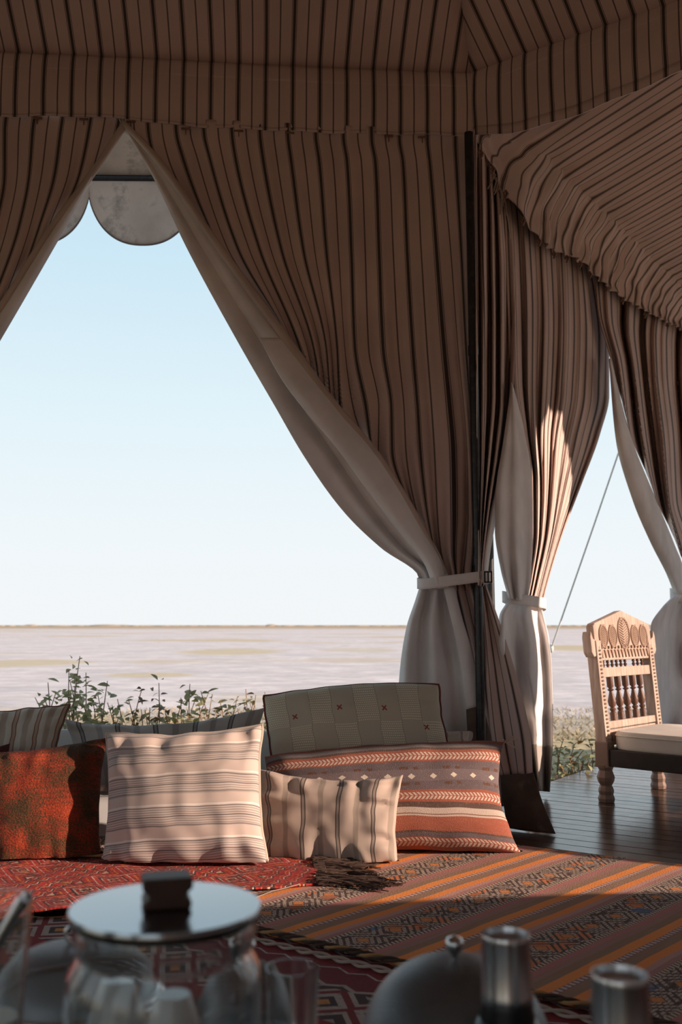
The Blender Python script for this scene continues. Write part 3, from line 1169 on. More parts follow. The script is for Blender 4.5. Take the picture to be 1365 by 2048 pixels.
SW = 3.6
lit_pts = {
    'rugL': at_z(300, 1830, 0), 'rugM': at_z(665, 1820, 0), 'rugR': at_z(1100, 1800, 0), 'rugE': at_z(1365, 1798, 0),
    'redtop': at_y(60, 1492, 3.9), 'creamtop': at_y(400, 1452, 3.9), 'kilimtop': at_y(800, 1500, 4.1), 'kilimtopR': at_y(1008, 1490, 4.1),
    'mattL': at_y(-200, 1700, 3.9),
    'peak': at_plane(1100, 815, OX, NB, .03), 'c3L': at_plane(1070, 930, OX, NB, .03), 'c3R': at_plane(1145, 890, OX, NB, .03),
    'c3LL': at_plane(1040, 1240, OX, NB, .03), 'chairtop': at_y(1245, 1240, 5.3), 'chairL': at_y(1190, 1330, 5.2), 'chairR': at_y(1310, 1270, 5.7), 'seat': at_y(1230, 1500, 5.2)}
for k_, P_ in lit_pts.items():
    print('LIT', k_, [round(c, 2) for c in P_], 'wall', [round(c, 2) for c in sun_on_wall(P_)])

def wl(*a):
    return [sun_on_wall(p) for p in a]


# unseen opening, its outline cut to shape the light on rug and cushions
w_a = wl(at_z(-300, 1850, 0), at_z(300, 1830, 0), at_z(665, 1818, 0), at_z(1100, 1800, 0), at_z(1365, 1796, 0))
w_b = wl(at_y(1008, 1490, 4.1), at_y(800, 1500, 4.1), at_y(400, 1446, 3.9), at_y(60, 1488, 3.9), at_y(-200, 1470, 3.9))
OPEN1 = w_a + [(w_a[-1][0] + .26, w_a[-1][1] - .08), (w_b[0][0] + .07, w_b[0][1] - .25)] + w_b + [(w_b[-1][0] - .4, w_b[-1][1] + .1), (w_a[0][0] - .3, w_a[0][1] + .25)]
print('OPEN1', [(round(a, 2), round(b, 2)) for a, b in OPEN1])
pk = wl(at_plane(1100, 812, OX, NB, .04), at_plane(1143, 888, OX, NB, .04), at_plane(1070, 930, OX, NB, .04))
OPEN2 = [(pk[2][0] - .34, .02), (pk[2][0] - .30, 1.2), (pk[2][0] - .16, 2.1), pk[2], ((pk[0][0] + pk[2][0]) / 2 - .02, (pk[0][1] + pk[2][1]) / 2 + .04), pk[0],
         ((pk[0][0] + pk[1][0]) / 2, max(pk[0][1], pk[1][1]) - .02 + 0 * 1), pk[1], (pk[1][0] + .25, pk[1][1] - .4), (pk[1][0] + .55, 2.0), (pk[1][0] + .75, 1.2), (pk[1][0] + .75, .02)]


def holed_wall(name_, outer, holes, frame, mat, th=.006):
    cu = bpy.data.curves.new(name_, 'CURVE')
    cu.dimensions = '2D'
    cu.fill_mode = 'BOTH'
    cu.extrude = th / 2
    for poly_ in [outer] + holes:
        sp = cu.splines.new('POLY')
        sp.points.add(len(poly_) - 1)
        for p, q in zip(sp.points, poly_):
            p.co = (q[0], q[1], 0, 1)
        sp.use_cyclic_u = True
    tmp = bpy.data.objects.new('tmp', cu)
    me = bpy.data.meshes.new_from_object(tmp)
    bpy.data.objects.remove(tmp)
    me.transform(frame)
    me.materials.clear()
    me.materials.append(mat)
    uvl = me.uv_layers.get('UVMap') or me.uv_layers.new(name='UVMap')
    inv = frame.inverted()
    for lp in me.loops:
        q = inv @ me.vertices[lp.vertex_index].co
        uvl.data[lp.index].uv = (q.x, q.y)
    me.name = name_
    return link(bpy.data.objects.new(name_, me))


frame = Matrix.Translation(ts(0, SW, 0)) @ Matrix((
    (Bd.x, 0, Ad.x, 0), (Bd.y, 0, Ad.y, 0), (0, 1, 0, 0), (0, 0, 0, 1)))
wr = holed_wall('wall_right', [(-5.2, .0), (6.4, .0), (6.4, 3.7), (-5.2, 3.7)],
                [OPEN1, OPEN2, [(5.2, .02), (5.2, 1.4), (5.7, 2.9), (6.1, 1.4), (6.1, .02)]], frame, M_TICK)
tag(wr, kind='structure')
# canvas walls behind the viewer; their unseen openings are added to let in skylight
def plain_wall(name_, a, b, h=ZV + .05, holes=()):
    d = (b - a)
    L = d.length
    d = d.normalized()
    nn = Vector((d.y, -d.x, 0))
    fr_ = Matrix.Translation(Vector((a.x, a.y, 0))) @ Matrix(((d.x, 0, nn.x, 0), (d.y, 0, nn.y, 0), (0, 1, 0, 0), (0, 0, 0, 1)))
    o = holed_wall(name_, [(0, GZ), (L, GZ), (L, h), (0, h)], [[(x_ * L, z_) for (x_, z_) in hh] for hh in holes], fr_, M_TICK)
    tag(o, kind='structure')


AH = [(.28, .02), (.28, 1.1), (.5, 2.9), (.72, 1.1), (.72, .02)]
AL = [(.12, .02), (.10, 1.0), (.2, 2.9), (.42, 1.8), (.44, .02)]
AM = [(.54, .02), (.52, 1.0), (.66, 2.9), (.88, 1.8), (.88, .02)]
plain_wall('wall_left', Q[4], Q[3], holes=[AL, AM])
plain_wall('wall_back', Q[3], Q[2], holes=[AL, AM])
plain_wall('wall_near', Q[2], Q[1], holes=[])

# ------------------------------------------------------------------ guy rope
gt = empty('guy_rope', at_z(1040, 1480, GZ))
a0 = at_y(1376, 500, 8.3)
bdir = at_z(1037, 1488, GZ)
mb = MB()
mb.tube([a0, a0.lerp(bdir, .5) - Vector((0, 0, .02)), bdir], .008, 8)
mb.build('rope', M_ROPE, gt)
mb = MB()
kp = min((a0.lerp(bdir, k / 400) for k in range(401)), key=lambda q: abs((q - EYE).dot(RT) / (q - EYE).dot(FW) * F + 682.5 - 1103))
mb.lathe([(0, -.05), (.022, -.03), (.028, 0), (.02, .03), (0, .05)], kp, 10)
mb.build('tension_knot', M_ROPE, gt)
mb = MB()
mb.tube([bdir + Vector((0, 0, .12)), bdir - Vector((0, .05, .1))], .016, 8)
mb.build('peg', M_TOG, gt)
tag(gt, 'thin white guy rope running diagonally down behind the carved seat', 'rope')

# ================================================================== RUGS
SD = Vector((math.cos(math.radians(47)), math.sin(math.radians(47)), 0))     # stripe direction of the runner
SN = Vector((SD.y, -SD.x, 0))


def weave_bump(m, x, y, sc=260.):
    return m.noise(vec=m.vec(x * sc, y * sc * .35), scale=1, detail=2)


m = Mat('striped_kilim')
x, y, _ = m.xyz()          # x across the stripes (m), y along (m)
wob = m.noise(vec=m.vec(x * 2.0, y * 3.0), scale=1, detail=3) * .016
q = (x + wob) / .40
f = q.fr()
st = m.ramp(f, [(0, (.40, .15, .13)), (.055, (.33, .16, .13)), (.11, (.27, .15, .09)), (.19, (.78, .24, .04)), (.28, (.22, .10, .10)), (.33, (.27, .15, .09)),
                (.42, (.74, .22, .04)), (.50, (.45, .24, .20)), (.55, (.36, .16, .14)), (.60, (.09, .05, .04))])
# dotted thread in the narrow line
dots = ((y / .02).fr()).lt(.5)
st = m.mix((f.gt(.285) * f.lt(.325)) * dots, st, (.55, .42, .36))
# figured band: nested diamonds broken into threads
bx = (f - .60) / .40
ty = (y / .14).fr()
dia = (bx - .5).abs() * 1.1 + (ty - .5).abs()
ring = (dia * 5.2).fr().lt(.58)
thr = (y / .0085).fr().lt(.62)
thx = (x / .011).fr().lt(.75)
wn1 = m.wnoise(m.vec((x / .012).fl(), (y / .016).fl()))
fig = ring * thx * thr * wn1.gt(.12)
bandc = m.mix(fig, (.06, .03, .022), (.68, .52, .42))
cell = m.wnoise(m.vec((x / .045).fl(), (y / .05).fl(), 3.0))
cen = (dia).lt(.16)
bandc = m.mix(cen * .9, bandc, (.62, .20, .04))
bandc = m.mix((cell.gt(.987)) * ring * .9, bandc, (.06, .16, .32))
bandc = m.mix((cell.lt(.10)) * ring * .9, bandc, (.60, .16, .04))
edge = (bx.lt(.10) + bx.gt(.90))
eb = ((y / .016 + x * 20.0).fr()).lt(.5)
bandc = m.mix(edge, bandc, m.mix(eb, (.07, .04, .03), (.55, .40, .30)))
isb = f.gt(.60)
colr = m.mix(isb, st, bandc)
fade = m.noise(vec=m.vec(x * 70.0, y * 6.0), scale=1, detail=4)
colr = m.mix(fade.step(.4, .85) * .25, colr, (.40, .26, .20))
M_KILIM = m.done(colr, .95, bump=weave_bump(m, x, y), bstr=.5, bdist=.004)


def red_kilim(name, dark=1.0, cell=.15):
    m = Mat(name)
    x, y, _ = m.xyz()
    w_ = m.noise(vec=m.vec(x * 3., y * 3.), scale=1, detail=2) * .02
    X, Y = (x + w_) / cell, (y + w_) / (cell * 1.25)
    fx, fy = X.fr(), Y.fr()
    dia = (fx - .5).abs() + (fy - .5).abs() * 1.05
    saw = ((y / .014).fr() - .5).abs() * .035
    dd = dia + saw
    c = m.ramp(dd, [(0, (.50, .12, .03)), (.07, (.03, .02, .02)), (.12, (.60, .44, .34)), (.17, (.45, .03, .02)), (.28, (.55, .40, .32)), (.32, (.04, .02, .025)),
                    (.38, (.50, .045, .025)), (.50, (.60, .46, .38)), (.535, (.42, .03, .025)), (.66, (.58, .15, .03)), (.72, (.38, .025, .02)), (.84, (.03, .02, .02)), (.9, (.55, .40, .3))])
    rowt = (Y.fl() * .5).fr().gt(.25)
    zz = (((x / .05).fr() - .5).abs() * .5 + fy * 4.0).fr()
    c2 = m.ramp(zz, [(0, (.42, .02, .02)), (.30, (.60, .16, .04)), (.42, (.40, .03, .02)), (.62, (.58, .44, .35)), (.72, (.05, .03, .03)), (.85, (.45, .04, .025))])
    c = m.mix(rowt, c, c2)
    th = (x / .009).fr().lt(.30)
    c = m.mix(th * .55, c, (.05, .01, .008))
    wn2 = m.wnoise(m.vec((x / .008).fl(), (y / .012).fl()))
    c = m.mix(wn2.gt(.72) * .7, c, (.05, .012, .01))
    bigd = m.noise(vec=m.vec(x * 9., y * 5.), scale=1, detail=3)
    c = m.mix(bigd.step(.40, .60) * .45, c, (.26, .015, .012))
    if dark != 1:
        c = m.mix(1 - dark, c, (.03, .008, .008))
    return m.done(c, .95, bump=weave_bump(m, x, y), bstr=.6, bdist=.005)


M_RED = red_kilim('red_figured_kilim')
m = Mat('dark_red_kilim')
x, y, _ = m.xyz()
f = (x / .62).fr()
zg = ((y / .09).fr() - .5).abs() * .07
ff = f + zg
c = m.ramp(ff, [(0, (.25, .012, .012)), (.17, (.40, .32, .29)), (.185, (.20, .01, .012)), (.34, (.38, .31, .29)), (.355, (.16, .01, .012)), (.50, (.36, .28, .25)),
                (.52, (.045, .02, .02)), (.56, (.36, .10, .03)), (.60, (.35, .28, .25)), (.72, (.05, .02, .02)), (.76, (.42, .33, .28)), (.80, (.22, .012, .012)), (.93, (.05, .025, .022))])
dia = ((y / .16).fr() - .5).abs() + ((f - .66) * 4.0).abs()
c = m.mix((f.gt(.52) * f.lt(.80)), c, m.ramp((dia * .9), [(0, (.5, .2, .05)), (.12, (.04, .02, .02)), (.25, (.38, .3, .27)), (.4, (.18, .012, .012)), (.55, (.38, .3, .26)), (.65, (.05, .02, .02)), (.85, (.3, .24, .2))]))
sp = m.noise(vec=m.vec(x * 120., y * 40.), scale=1, detail=2)
c = m.mix(sp.step(.55, .7) * .4, c, (.05, .01, .01))
M_DRED = m.done(c, .95, bump=weave_bump(m, x, y), bstr=.6, bdist=.005)


def in_poly(p, poly):
    c = False
    n = len(poly)
    for i in range(n):
        a, b = poly[i], poly[(i + 1) % n]
        if (a.y > p.y) != (b.y > p.y) and p.x < (b.x - a.x) * (p.y - a.y) / (b.y - a.y) + a.x:
            c = not c
    return c


def rug(name_, quad, zf, mat, uo, ux, uy, label, nu=90, nv=60, th=.006):
    """quad: 4 floor points; zf(x,y) top height"""
    root = empty(name_, (quad[0] + quad[2]) / 2)
    mb = MB()

    def fn(a, b):
        p = (quad[0].lerp(quad[1], a)).lerp(quad[3].lerp(quad[2], a), b)
        p = Vector((p.x, p.y, zf(p.x, p.y)))
        return (p, ((p - uo).dot(ux), (p - uo).dot(uy)))
    mb.grid(fn, nu, nv)
    o = mb.build('pile', mat, root)
    md = o.modifiers.new('thickness', 'SOLIDIFY')
    md.thickness = th
    md.offset = -1
    tag(root, label, 'rug')
    return root, fn


# corner points of the runner on the deck
kA = at_z(1062, 1706, 0)                  # far right end, by the kilim cushion
EN = (at_z(1365, 1744, 0) - at_z(1090, 1711, 0)).normalized()  # its long edges
farL = kA - EN * 2.0
farR = kA + EN * 2.4
nearL = at_z(512, 1850, 0) - EN * 1.1
nE = (at_z(1365, 2046, 0) - at_z(512, 1850, 0)).normalized()
nearR = nearL + nE * 4.2


def z_base(x, y):
    return .009 + .0015 * vn(x * 3, y * 3)


def z_run(x, y):
    return .019 + .003 * vn(x * 2.4, y * 2.4, 4) + .0015 * vn(x * 9, y * 9)


rug('rug', [Vector((-2.6, .5, 0)), Vector((1.85, .5, 0)), Vector((1.85, 2.0, 0)) + Vector((0, .6, 0)), Vector((-2.6, 3.5, 0))], z_base, M_DRED, at_z(512, 1850, 0), Vector((-nE.y * -1, nE.x * -1, 0)) * 1.0, nE,
    'dark red kilim with cream zigzags lying nearest, in front of the striped runner')
run, run_fn = rug('rug', [nearL, nearR, farR, farL], z_run, M_KILIM, at_z(1100, 1714, 0) - SN * .10 + Vector((0, 0, 0)), SN, SD,
                  'brown, mauve and orange diagonally striped kilim runner in the sun', nu=120, nv=60)
# braided edge of the runner
mb = MB()
mb2 = MB()
NB_ = 420
for st_ in range(3):
    pts = []
    for k in range(NB_):
        p = nearL.lerp(nearR, k / (NB_ - 1))
        ph = k * .55 + st_ * 2 * PI / 3
        side = Vector((-nE.y, nE.x, 0))
        pts.append(Vector((p.x, p.y, .030)) + side * (.010 * math.sin(ph)) + Vector((0, 0, .004 * math.cos(ph))))
    (mb if st_ else mb2).tube(pts, .0045, 5)
m = Mat('braid_dark')
mb.build('braided_edge', m.done((.06, .035, .025), .95), run)
m = Mat('braid_ochre')
mb2.build('braided_edge', m.done((.42, .24, .10), .95), run)
# second, paler braid just outside
mb = MB()
for st_ in range(2):
    pts = []
    for k in range(NB_):
        side = Vector((-nE.y, nE.x, 0))
        p = nearL.lerp(nearR, k / (NB_ - 1)) - side * .055
        ph = k * .5 + st_ * PI
        pts.append(Vector((p.x, p.y, .022)) + side * (.010 * math.sin(ph)) + Vector((0, 0, .004 * math.cos(ph))))
    mb.tube(pts, .004, 5)
m = Mat('braid_cream')
mb.build('braided_edge', m.done((.42, .34, .28), .95), run)

# red figured rug on top at the left
cR = at_z(640, 1784, 0)
cF = at_z(540, 1742, 0)
cN = at_z(500, 1822, 0)
dl = Vector((-1, -.04, 0))
dN = Vector((-1, -.34, 0)).normalized()
rq = [cN + dN * 2.2, cR + Vector((0, -.02, 0)), cF + Vector((.16, .10, 0)), cF + dl * 2.4 + Vector((0, .12, 0))]


def z_red(x, y):
    return .030 + .012 * max(0, vn(x * 4.0, y * 7.0, 2)) + .006 * vn(x * 11, y * 9, 5) + (.006)


redrug, _ = rug('rug', rq, z_red, M_RED, cR, Vector((.35, .94, 0)).normalized(), Vector((.94, -.35, 0)).normalized(),
                'bright red figured kilim rumpled in front of the rust and cream cushions', nu=110, nv=60)
m = Mat('tassel_yarn')
M_TAS = m.done(m.mix(m.noise(scale=300), (.03, .018, .014), (.10, .055, .04)), .95)
rr = random.Random(11)
e0, e1 = rq[1], rq[2]
for k in range(16):
    a = k / 15
    b0 = e0.lerp(e1, a)
    mb = MB()
    L = rr.uniform(.20, .30)
    dx = Vector((1, -.10 - .18 * (1 - a) + rr.uniform(-.22, .22), 0)).normalized()
    for q_ in range(13):
        off = Vector((rr.uniform(-.01, .01), rr.uniform(-.018, .018), 0))
        pts = []
        for j in range(7):
            w_ = j / 6
            p = b0 + off + dx * (L * w_ * (.8 + .2 * rr.random())) + Vector((0, (rr.uniform(-.02, .02)) * w_ + .015 * math.sin(w_ * 4 + k), 0))
            p.z = .036 + .010 * rr.random() * (1 - w_) + .006 * math.sin(w_ * 5 + q_)
            pts.append(p)
        mb.tube(pts, [.0024] * 6 + [.0014], 5)
    mb.tube([b0 - dx * .01 + Vector((0, 0, .038)), b0 + dx * .03 + Vector((0, 0, .040))], .010, 8)
    mb.build('tassel', M_TAS, redrug)
mb = MB()
pts = [at_z(512, 1795, .05), at_z(545, 1782, .05), at_z(575, 1775, .052), at_z(600, 1768, .05)]
mb.tube(pts, .0014, 6)
mb.build('loose_thread', M_CORD, redrug)

# ================================================================== MATTRESS AND CUSHIONS
m = Mat('mattress_cover')
M_MATT = plain_cloth('mattress_cover_cotton', (.62, .62, .62))
mat_root = empty('floor_mattress', (-1.0, 4.45, 0))
tag(mat_root, 'low pale mattress lying behind the row of cushions along the front wall', 'mattress')


def rounded_slab(mb, c, sx_, sy_, sz_, r, rot=0., n=10, crown=.0):
    M = Matrix.Rotation(rot, 3, 'Z')

    def fn(a, b):
        th = 2 * PI * a
        cx, cy = math.cos(th), math.sin(th)
        e = .22
        X = math.copysign(abs(cx) ** e, cx)
        Y = math.copysign(abs(cy) ** e, cy)
        ph = (b - .5) * PI
        cz = math.copysign(abs(math.sin(ph)) ** .45, math.sin(ph))
        rad = abs(math.cos(ph)) ** .30 if abs(math.cos(ph)) > 1e-6 else 0
        sxx, syy = sx_ / 2 - r * (1 - rad), sy_ / 2 - r * (1 - rad)
        if b in (0.0, 1.0):
            sxx = syy = 0
        p = Vector((X * sxx, Y * syy, cz * sz_ / 2 + crown * rad * 0))
        return (M @ p + Vector(c), (X, cz))
    mb.grid(fn, 72, n * 2, closeu=True)


mb = MB()
rounded_slab(mb, (-1.05, 4.50, .115), 3.4, .52, .21, .05, rot=.075)
mb.build('mattress_body', M_MATT, mat_root, weld=True)
mb = MB()
for zz in (.035, .195):
    pts = []
    for k in range(73):
        th = 2 * PI * k / 72
        cx, cy = math.cos(th), math.sin(th)
        p = Matrix.Rotation(.075, 3, 'Z') @ Vector((math.copysign(abs(cx) ** .22, cx) * 1.695, math.copysign(abs(cy) ** .22, cy) * .255, 0))
        pts.append(p + Vector((-1.05, 4.50, zz)))
    mb.tube(pts, .006, 6, cap=False)
mb.build('piping', M_MATT, mat_root)


def cushion(name_, corners, thick, mat, label, bow=(.05, .05, .04, .04), flat=0.012, piping=None, wr=.010, seed=0, pinch=.42, nu=56, nv=46, sagt=0., solidb=True, pr=.006, uvs=(1, 1), fold=0., back=None, group=None):
    """corners: bl, br, tr, tl as (px, py, Y). bow: left, right, top, bottom inward bow of the seams."""
    C4 = [at_y(*c) for c in corners]
    cen = sum(C4, Vector()) / 4
    root = empty(name_, (cen.x, cen.y, flat))
    X = ((C4[1] + C4[2]) - (C4[0] + C4[3])).normalized()
    Z = ((C4[2] + C4[3]) - (C4[0] + C4[1])).normalized()
    N = X.cross(Z).normalized()         # towards the viewer
    if N.y > 0:
        N = -N
    Wd = ((C4[1] + C4[2]) - (C4[0] + C4[3])).length / 2
    Hd = ((C4[2] + C4[3]) - (C4[0] + C4[1])).length / 2

    def seam(u, v):
        a, b = (u + 1) / 2, (v + 1) / 2
        p = C4[0].lerp(C4[1], a).lerp(C4[3].lerp(C4[2], a), b)
        ku = 1 - v * v
        kv = 1 - u * u
        if u < 0:
            p = p + X * (bow[0] * Wd * ku * abs(u) ** 2)
        else:
            p = p - X * (bow[1] * Wd * ku * abs(u) ** 2)
        if v > 0:
            p = p - Z * (bow[2] * Hd * kv * v ** 2 + sagt * Hd * v ** 2 * kv)
        else:
            p = p + Z * (bow[3] * Hd * kv * v ** 2)
        p = p + X * (.006 * vn(v * 3 + seed, u * 2)) + Z * (.008 * vn(u * 3.3, v * 2 + seed))
        return p

    def prof(u, v):
        return ((1 - abs(u) ** 2.6) * (1 - abs(v) ** 2.6)) ** pinch

    def surf(sg):
        def fn(a, b):
            # denser sampling near the seams
            u = math.sin((a - .5) * PI) * .55 + (a * 2 - 1) * .45
            v = math.sin((b - .5) * PI) * .55 + (b * 2 - 1) * .45
            p = seam(u, v)
            t = prof(u, v)
            # wrinkles running in from the seams and corners
            ang = math.atan2(v, u)
            rad = max(abs(u), abs(v))
            gx = math.exp(-(1 - abs(u)) * 4.0) * math.sin(v * 11 + seed + 3 * vn(v * 2.5, seed, u))
            gy = math.exp(-(1 - abs(v)) * 4.0) * math.sin(u * 13 + seed * 2 + 3 * vn(u * 2.5, seed, v))
            w_ = wr * 1.1 * (gx + gy) * min(1, (1 - rad) * 7)
            w_ += min(wr, .008) * 1.0 * vn(u * 1.8 + seed, v * 1.6, seed) * t
            w_ += min(wr, .009) * .6 * vn(u * 5 + seed, v * 4.0, seed * 2) * t
            if fold:
                w_ += fold * t * (math.sin(v * 2 + u * 9 + 2.5 * vn(u * 2, v * 2, seed)) * .5) * (.3 + max(0, v))
            d = (thick / 2) * t * (1 - .18 * v) + w_
            p = p + N * (sg * max(d, 0.0004 * (1 if rad < .999 else 0)))
            if p.z < flat + .004:
                p.z = flat + .004 + .0
            return (p, ((u + 1) / 2 * uvs[0], (v + 1) / 2 * uvs[1]))
        return fn
    mb = MB()
    mb.grid(surf(1), nu, nv)
    mb.grid(surf(-1), nu // 2, nv // 2) if False else mb.grid(surf(-1), nu, nv)
    mb.build('cover', mat, root, weld=True)
    if piping is not None:
        pts = []
        n = 40
        for k in range(n):
            pts.append(seam(-1 + 2 * k / n, -1))
        for k in range(n):
            pts.append(seam(1, -1 + 2 * k / n))
        for k in range(n):
            pts.append(seam(1 - 2 * k / n, 1))
        for k in range(n + 1):
            pts.append(seam(-1, 1 - 2 * k / n))
        for p in pts:
            p.z = max(p.z, flat + .008)
        mb = MB()
        mb.tube(pts, pr, 7, cap=False)
        mb.build('piping', piping, root)
    tag(root, label, 'cushion', group)
    return root, seam, N


# --- cover materials
def weave(m, u, v, fu=260., fv=200.):
    return m.noise(vec=m.vec(u * fu, v * fv), scale=1, detail=2)


# rust chenille
m = Mat('rust_chenille')
u, v, _ = m.xyz()
n1 = m.noise(vec=m.vec(u * 60., v * 75.), scale=1, detail=3, rough=.7)
n2 = m.noise(vec=m.vec(u * 3., v * 3.5), scale=1, detail=4, rough=.6)
k = n1 * .6 + n2 * .75
c = m.ramp(k, [(0, (.03, .02, .008)), (.56, (.06, .035, .012)), (.64, (.12, .045, .014)), (.70, (.27, .035, .012)), (.80, (.42, .055, .016))], 'LINEAR')
bar = ((v * 24.).fr() - .5).abs()
c = m.mix((1.0 - bar.step(.08, .2)) * u.gt(.45) * v.gt(.45) * .5, c, (.10, .04, .015))
M_RUST = m.done(c, .95, bump=n1, bstr=1.0, bdist=.012)

# cream with horizontal pinstripe bands
m = Mat('cream_pinstripe')
u, v, _ = m.xyz()
vv = v + (m.noise(vec=m.vec(u * 2, v * 1.), scale=1) - .5) * .012
f = (vv * 4.35 + .18).fr()
thin = ((vv * 62.).fr() - .5).abs()
inb = f.step(.30, .34) * (1.0 - f.step(.92, .96))
line = (1.0 - thin.step(.14, .26)) * inb
heavy = (1.0 - (f - .36).abs().step(.008, .02)).mx(1.0 - (f - .62).abs().step(.010, .022)).mx(1.0 - (f - .9).abs().step(.008, .02))
c = m.mix(inb * .35, (.55, .44, .39), (.50, .45, .425))
c = m.mix((1.0 - (f - .97).abs().step(.02, .05)) * .8, c, (.72, .65, .60))
c = m.mix(line * .70, c, (.20, .17, .16))
c = m.mix(heavy * .75, c, (.12, .10, .10))
M_CREAM = m.done(c, .9, bump=weave(m, u, v, 400., 300.), bstr=.25, bdist=.002)
M_CREAMP = plain_cloth('cream_piping', (.55, .45, .37))


def vstripe(name, base, dark, n, ph=0., second=None, wl=.028, soft=False):
    m = Mat(name)
    u, v, _ = m.xyz()
    uu = u + (m.noise(vec=m.vec(u * 2.0, v * 2.), scale=1) - .5) * .012
    f = (uu * n + ph).fr()
    d = (f - .5).abs()
    l2 = (1.0 - (d - wl * 1.6).abs().step(wl * .45, wl * .8))
    core = (1.0 - d.step(wl * .6, wl * 1.0)) * .55
    k = l2.mx(core)
    if second is not None:
        e = (f - .0)
        d2 = f.mn(1.0 - f)
        k2 = (1.0 - d2.step(wl * 2.0, wl * 3.2)) * .55
        base_ = m.mix(k2, base, second)
    else:
        base_ = m.mix(0., base, base)
    c = m.mix(k * .92, base_, dark)
    return m.done(c, .9, bump=weave(m, u, v, 400., 300.), bstr=.22, bdist=.002)


M_BEIGE = vstripe('beige_ticking_cushion', (.45, .35, .295), (.035, .028, .026), 4.0, .12, (.17, .14, .11))
M_GREYT = vstripe('grey_ticking_cushion', (.42, .41, .39), (.05, .05, .055), 5.2, .1, (.20, .19, .18), wl=.03)
M_LEFTS = vstripe('cream_rust_stripe_cushion', (.56, .53, .46), (.26, .11, .06), 4.2, .35, (.30, .20, .15), wl=.05)
M_BEIGE2 = vstripe('pale_ticking_cushion', (.52, .45, .39), (.15, .12, .10), 5, .0)
M_DPIPE = plain_cloth('dark_red_piping', (.16, .035, .03))
M_BPIPE = plain_cloth('brown_piping', (.22, .10, .06))

# sage, with raised dotted blocks and red crosses
m = Mat('sage_embroidered')
u, v, _ = m.xyz()
bu = (u * 8.0)
bv = (v * 2.0)
alt = ((bu.fl() + bv.fl()) * .5).fr().gt(.25)
dx_ = ((u * 88.0 + (v * 34.0).fl() * .5).fr() - .5).abs()
dy_ = ((v * 34.0).fr() - .5).abs()
dot = (dx_ * 1.0 + dy_ * 1.1).lt(.42)
c = m.mix(alt * dot, (.50, .45, .345), (.80, .72, .56))
pin = ((u * 150.).fr()).lt(.5)
c = m.mix((1.0 - alt) * pin * .45, c, (.60, .54, .43))
c = m.mix((bu.fr().lt(.03)) * .6, c, (.25, .23, .17))


def cross(m, u, v, cx, cy, s_):
    X = ((u - cx) / s_).abs()
    Y = ((v - cy) / (s_ * 2.3)).abs()
    box = X.lt(1.0) * Y.lt(1.0)
    diag = (X - Y).abs().lt(.42)
    return box * diag


cs = None
for (cx, cy) in ((.16, .64), (.42, .70), (.66, .66), (.89, .42), (.30, .06), (.54, .06), (.8, .04)):
    q_ = cross(m, u, v, cx, cy, .014)
    cs = q_ if cs is None else cs.mx(q_)
c = m.mix(cs * .95, c, (.30, .055, .045))
M_SAGE = m.done(c, .9, bump=(alt * dot), bstr=.6, bdist=.004)

# kilim cushion
m = Mat('kilim_cushion_cover')
u, v, _ = m.xyz()
vv = v + (m.noise(vec=m.vec(u * 2.5, v * 2.), scale=1) - .5) * .02
GRY, BRN, RST, PUR, CRM = (.20, .165, .16), (.10, .055, .042), (.31, .085, .048), (.125, .09, .095), (.50, .39, .33)
c = m.ramp(vv, [(0, RST), (.025, RST), (.10, PUR), (.135, BRN), (.15, RST), (.27, CRM), (.288, (.2, .08, .05)), (.296, CRM), (.345, BRN), (.395, RST), (.415, RST), (.495, RST), (.515, PUR),
                (.60, (.165, .12, .125)), (.70, PUR), (.775, RST), (.80, RST), (.865, RST), (.885, BRN), (.91, GRY), (.95, (.30, .09, .055))])


def braid(m, lo, hi, n=60.):
    mid = (lo + hi) / 2
    w_ = (hi - lo) / 2
    y_ = (vv - mid) / w_
    inside = y_.abs().lt(.86)
    h = ((u * n + y_.abs() * .9).fr()).lt(.55)
    ml = y_.abs().gt(.07)
    return inside * h * ml


bsum = braid(m, .03, .10).mx(braid(m, .415, .495)).mx(braid(m, .785, .865))
c = m.mix(bsum, c, (.56, .43, .36))
# small diamonds and bars in the purple field
du = ((u * 11.0).fr() - .5).abs()
dv_ = ((vv - .645) / .03).abs()
c = m.mix(((du * 5.0 + dv_).lt(.85)) * u.gt(.12), c, (.66, .55, .45))
barm = (du.gt(.12)) * ((u * 5.5).fr().lt(.42)) * (((vv - .715).abs().lt(.013)).mx((vv - .575).abs().lt(.013)))
c = m.mix(barm, c, (.115, .05, .03))
slub = m.noise(vec=m.vec(u * 160., v * 50.), scale=1, detail=3)
c = m.mix(slub.step(.5, .75) * .35, c, (.30, .22, .19))
M_KCUSH = m.done(c, .95, bump=weave(m, u, v, 320., 120.), bstr=.7, bdist=.004)

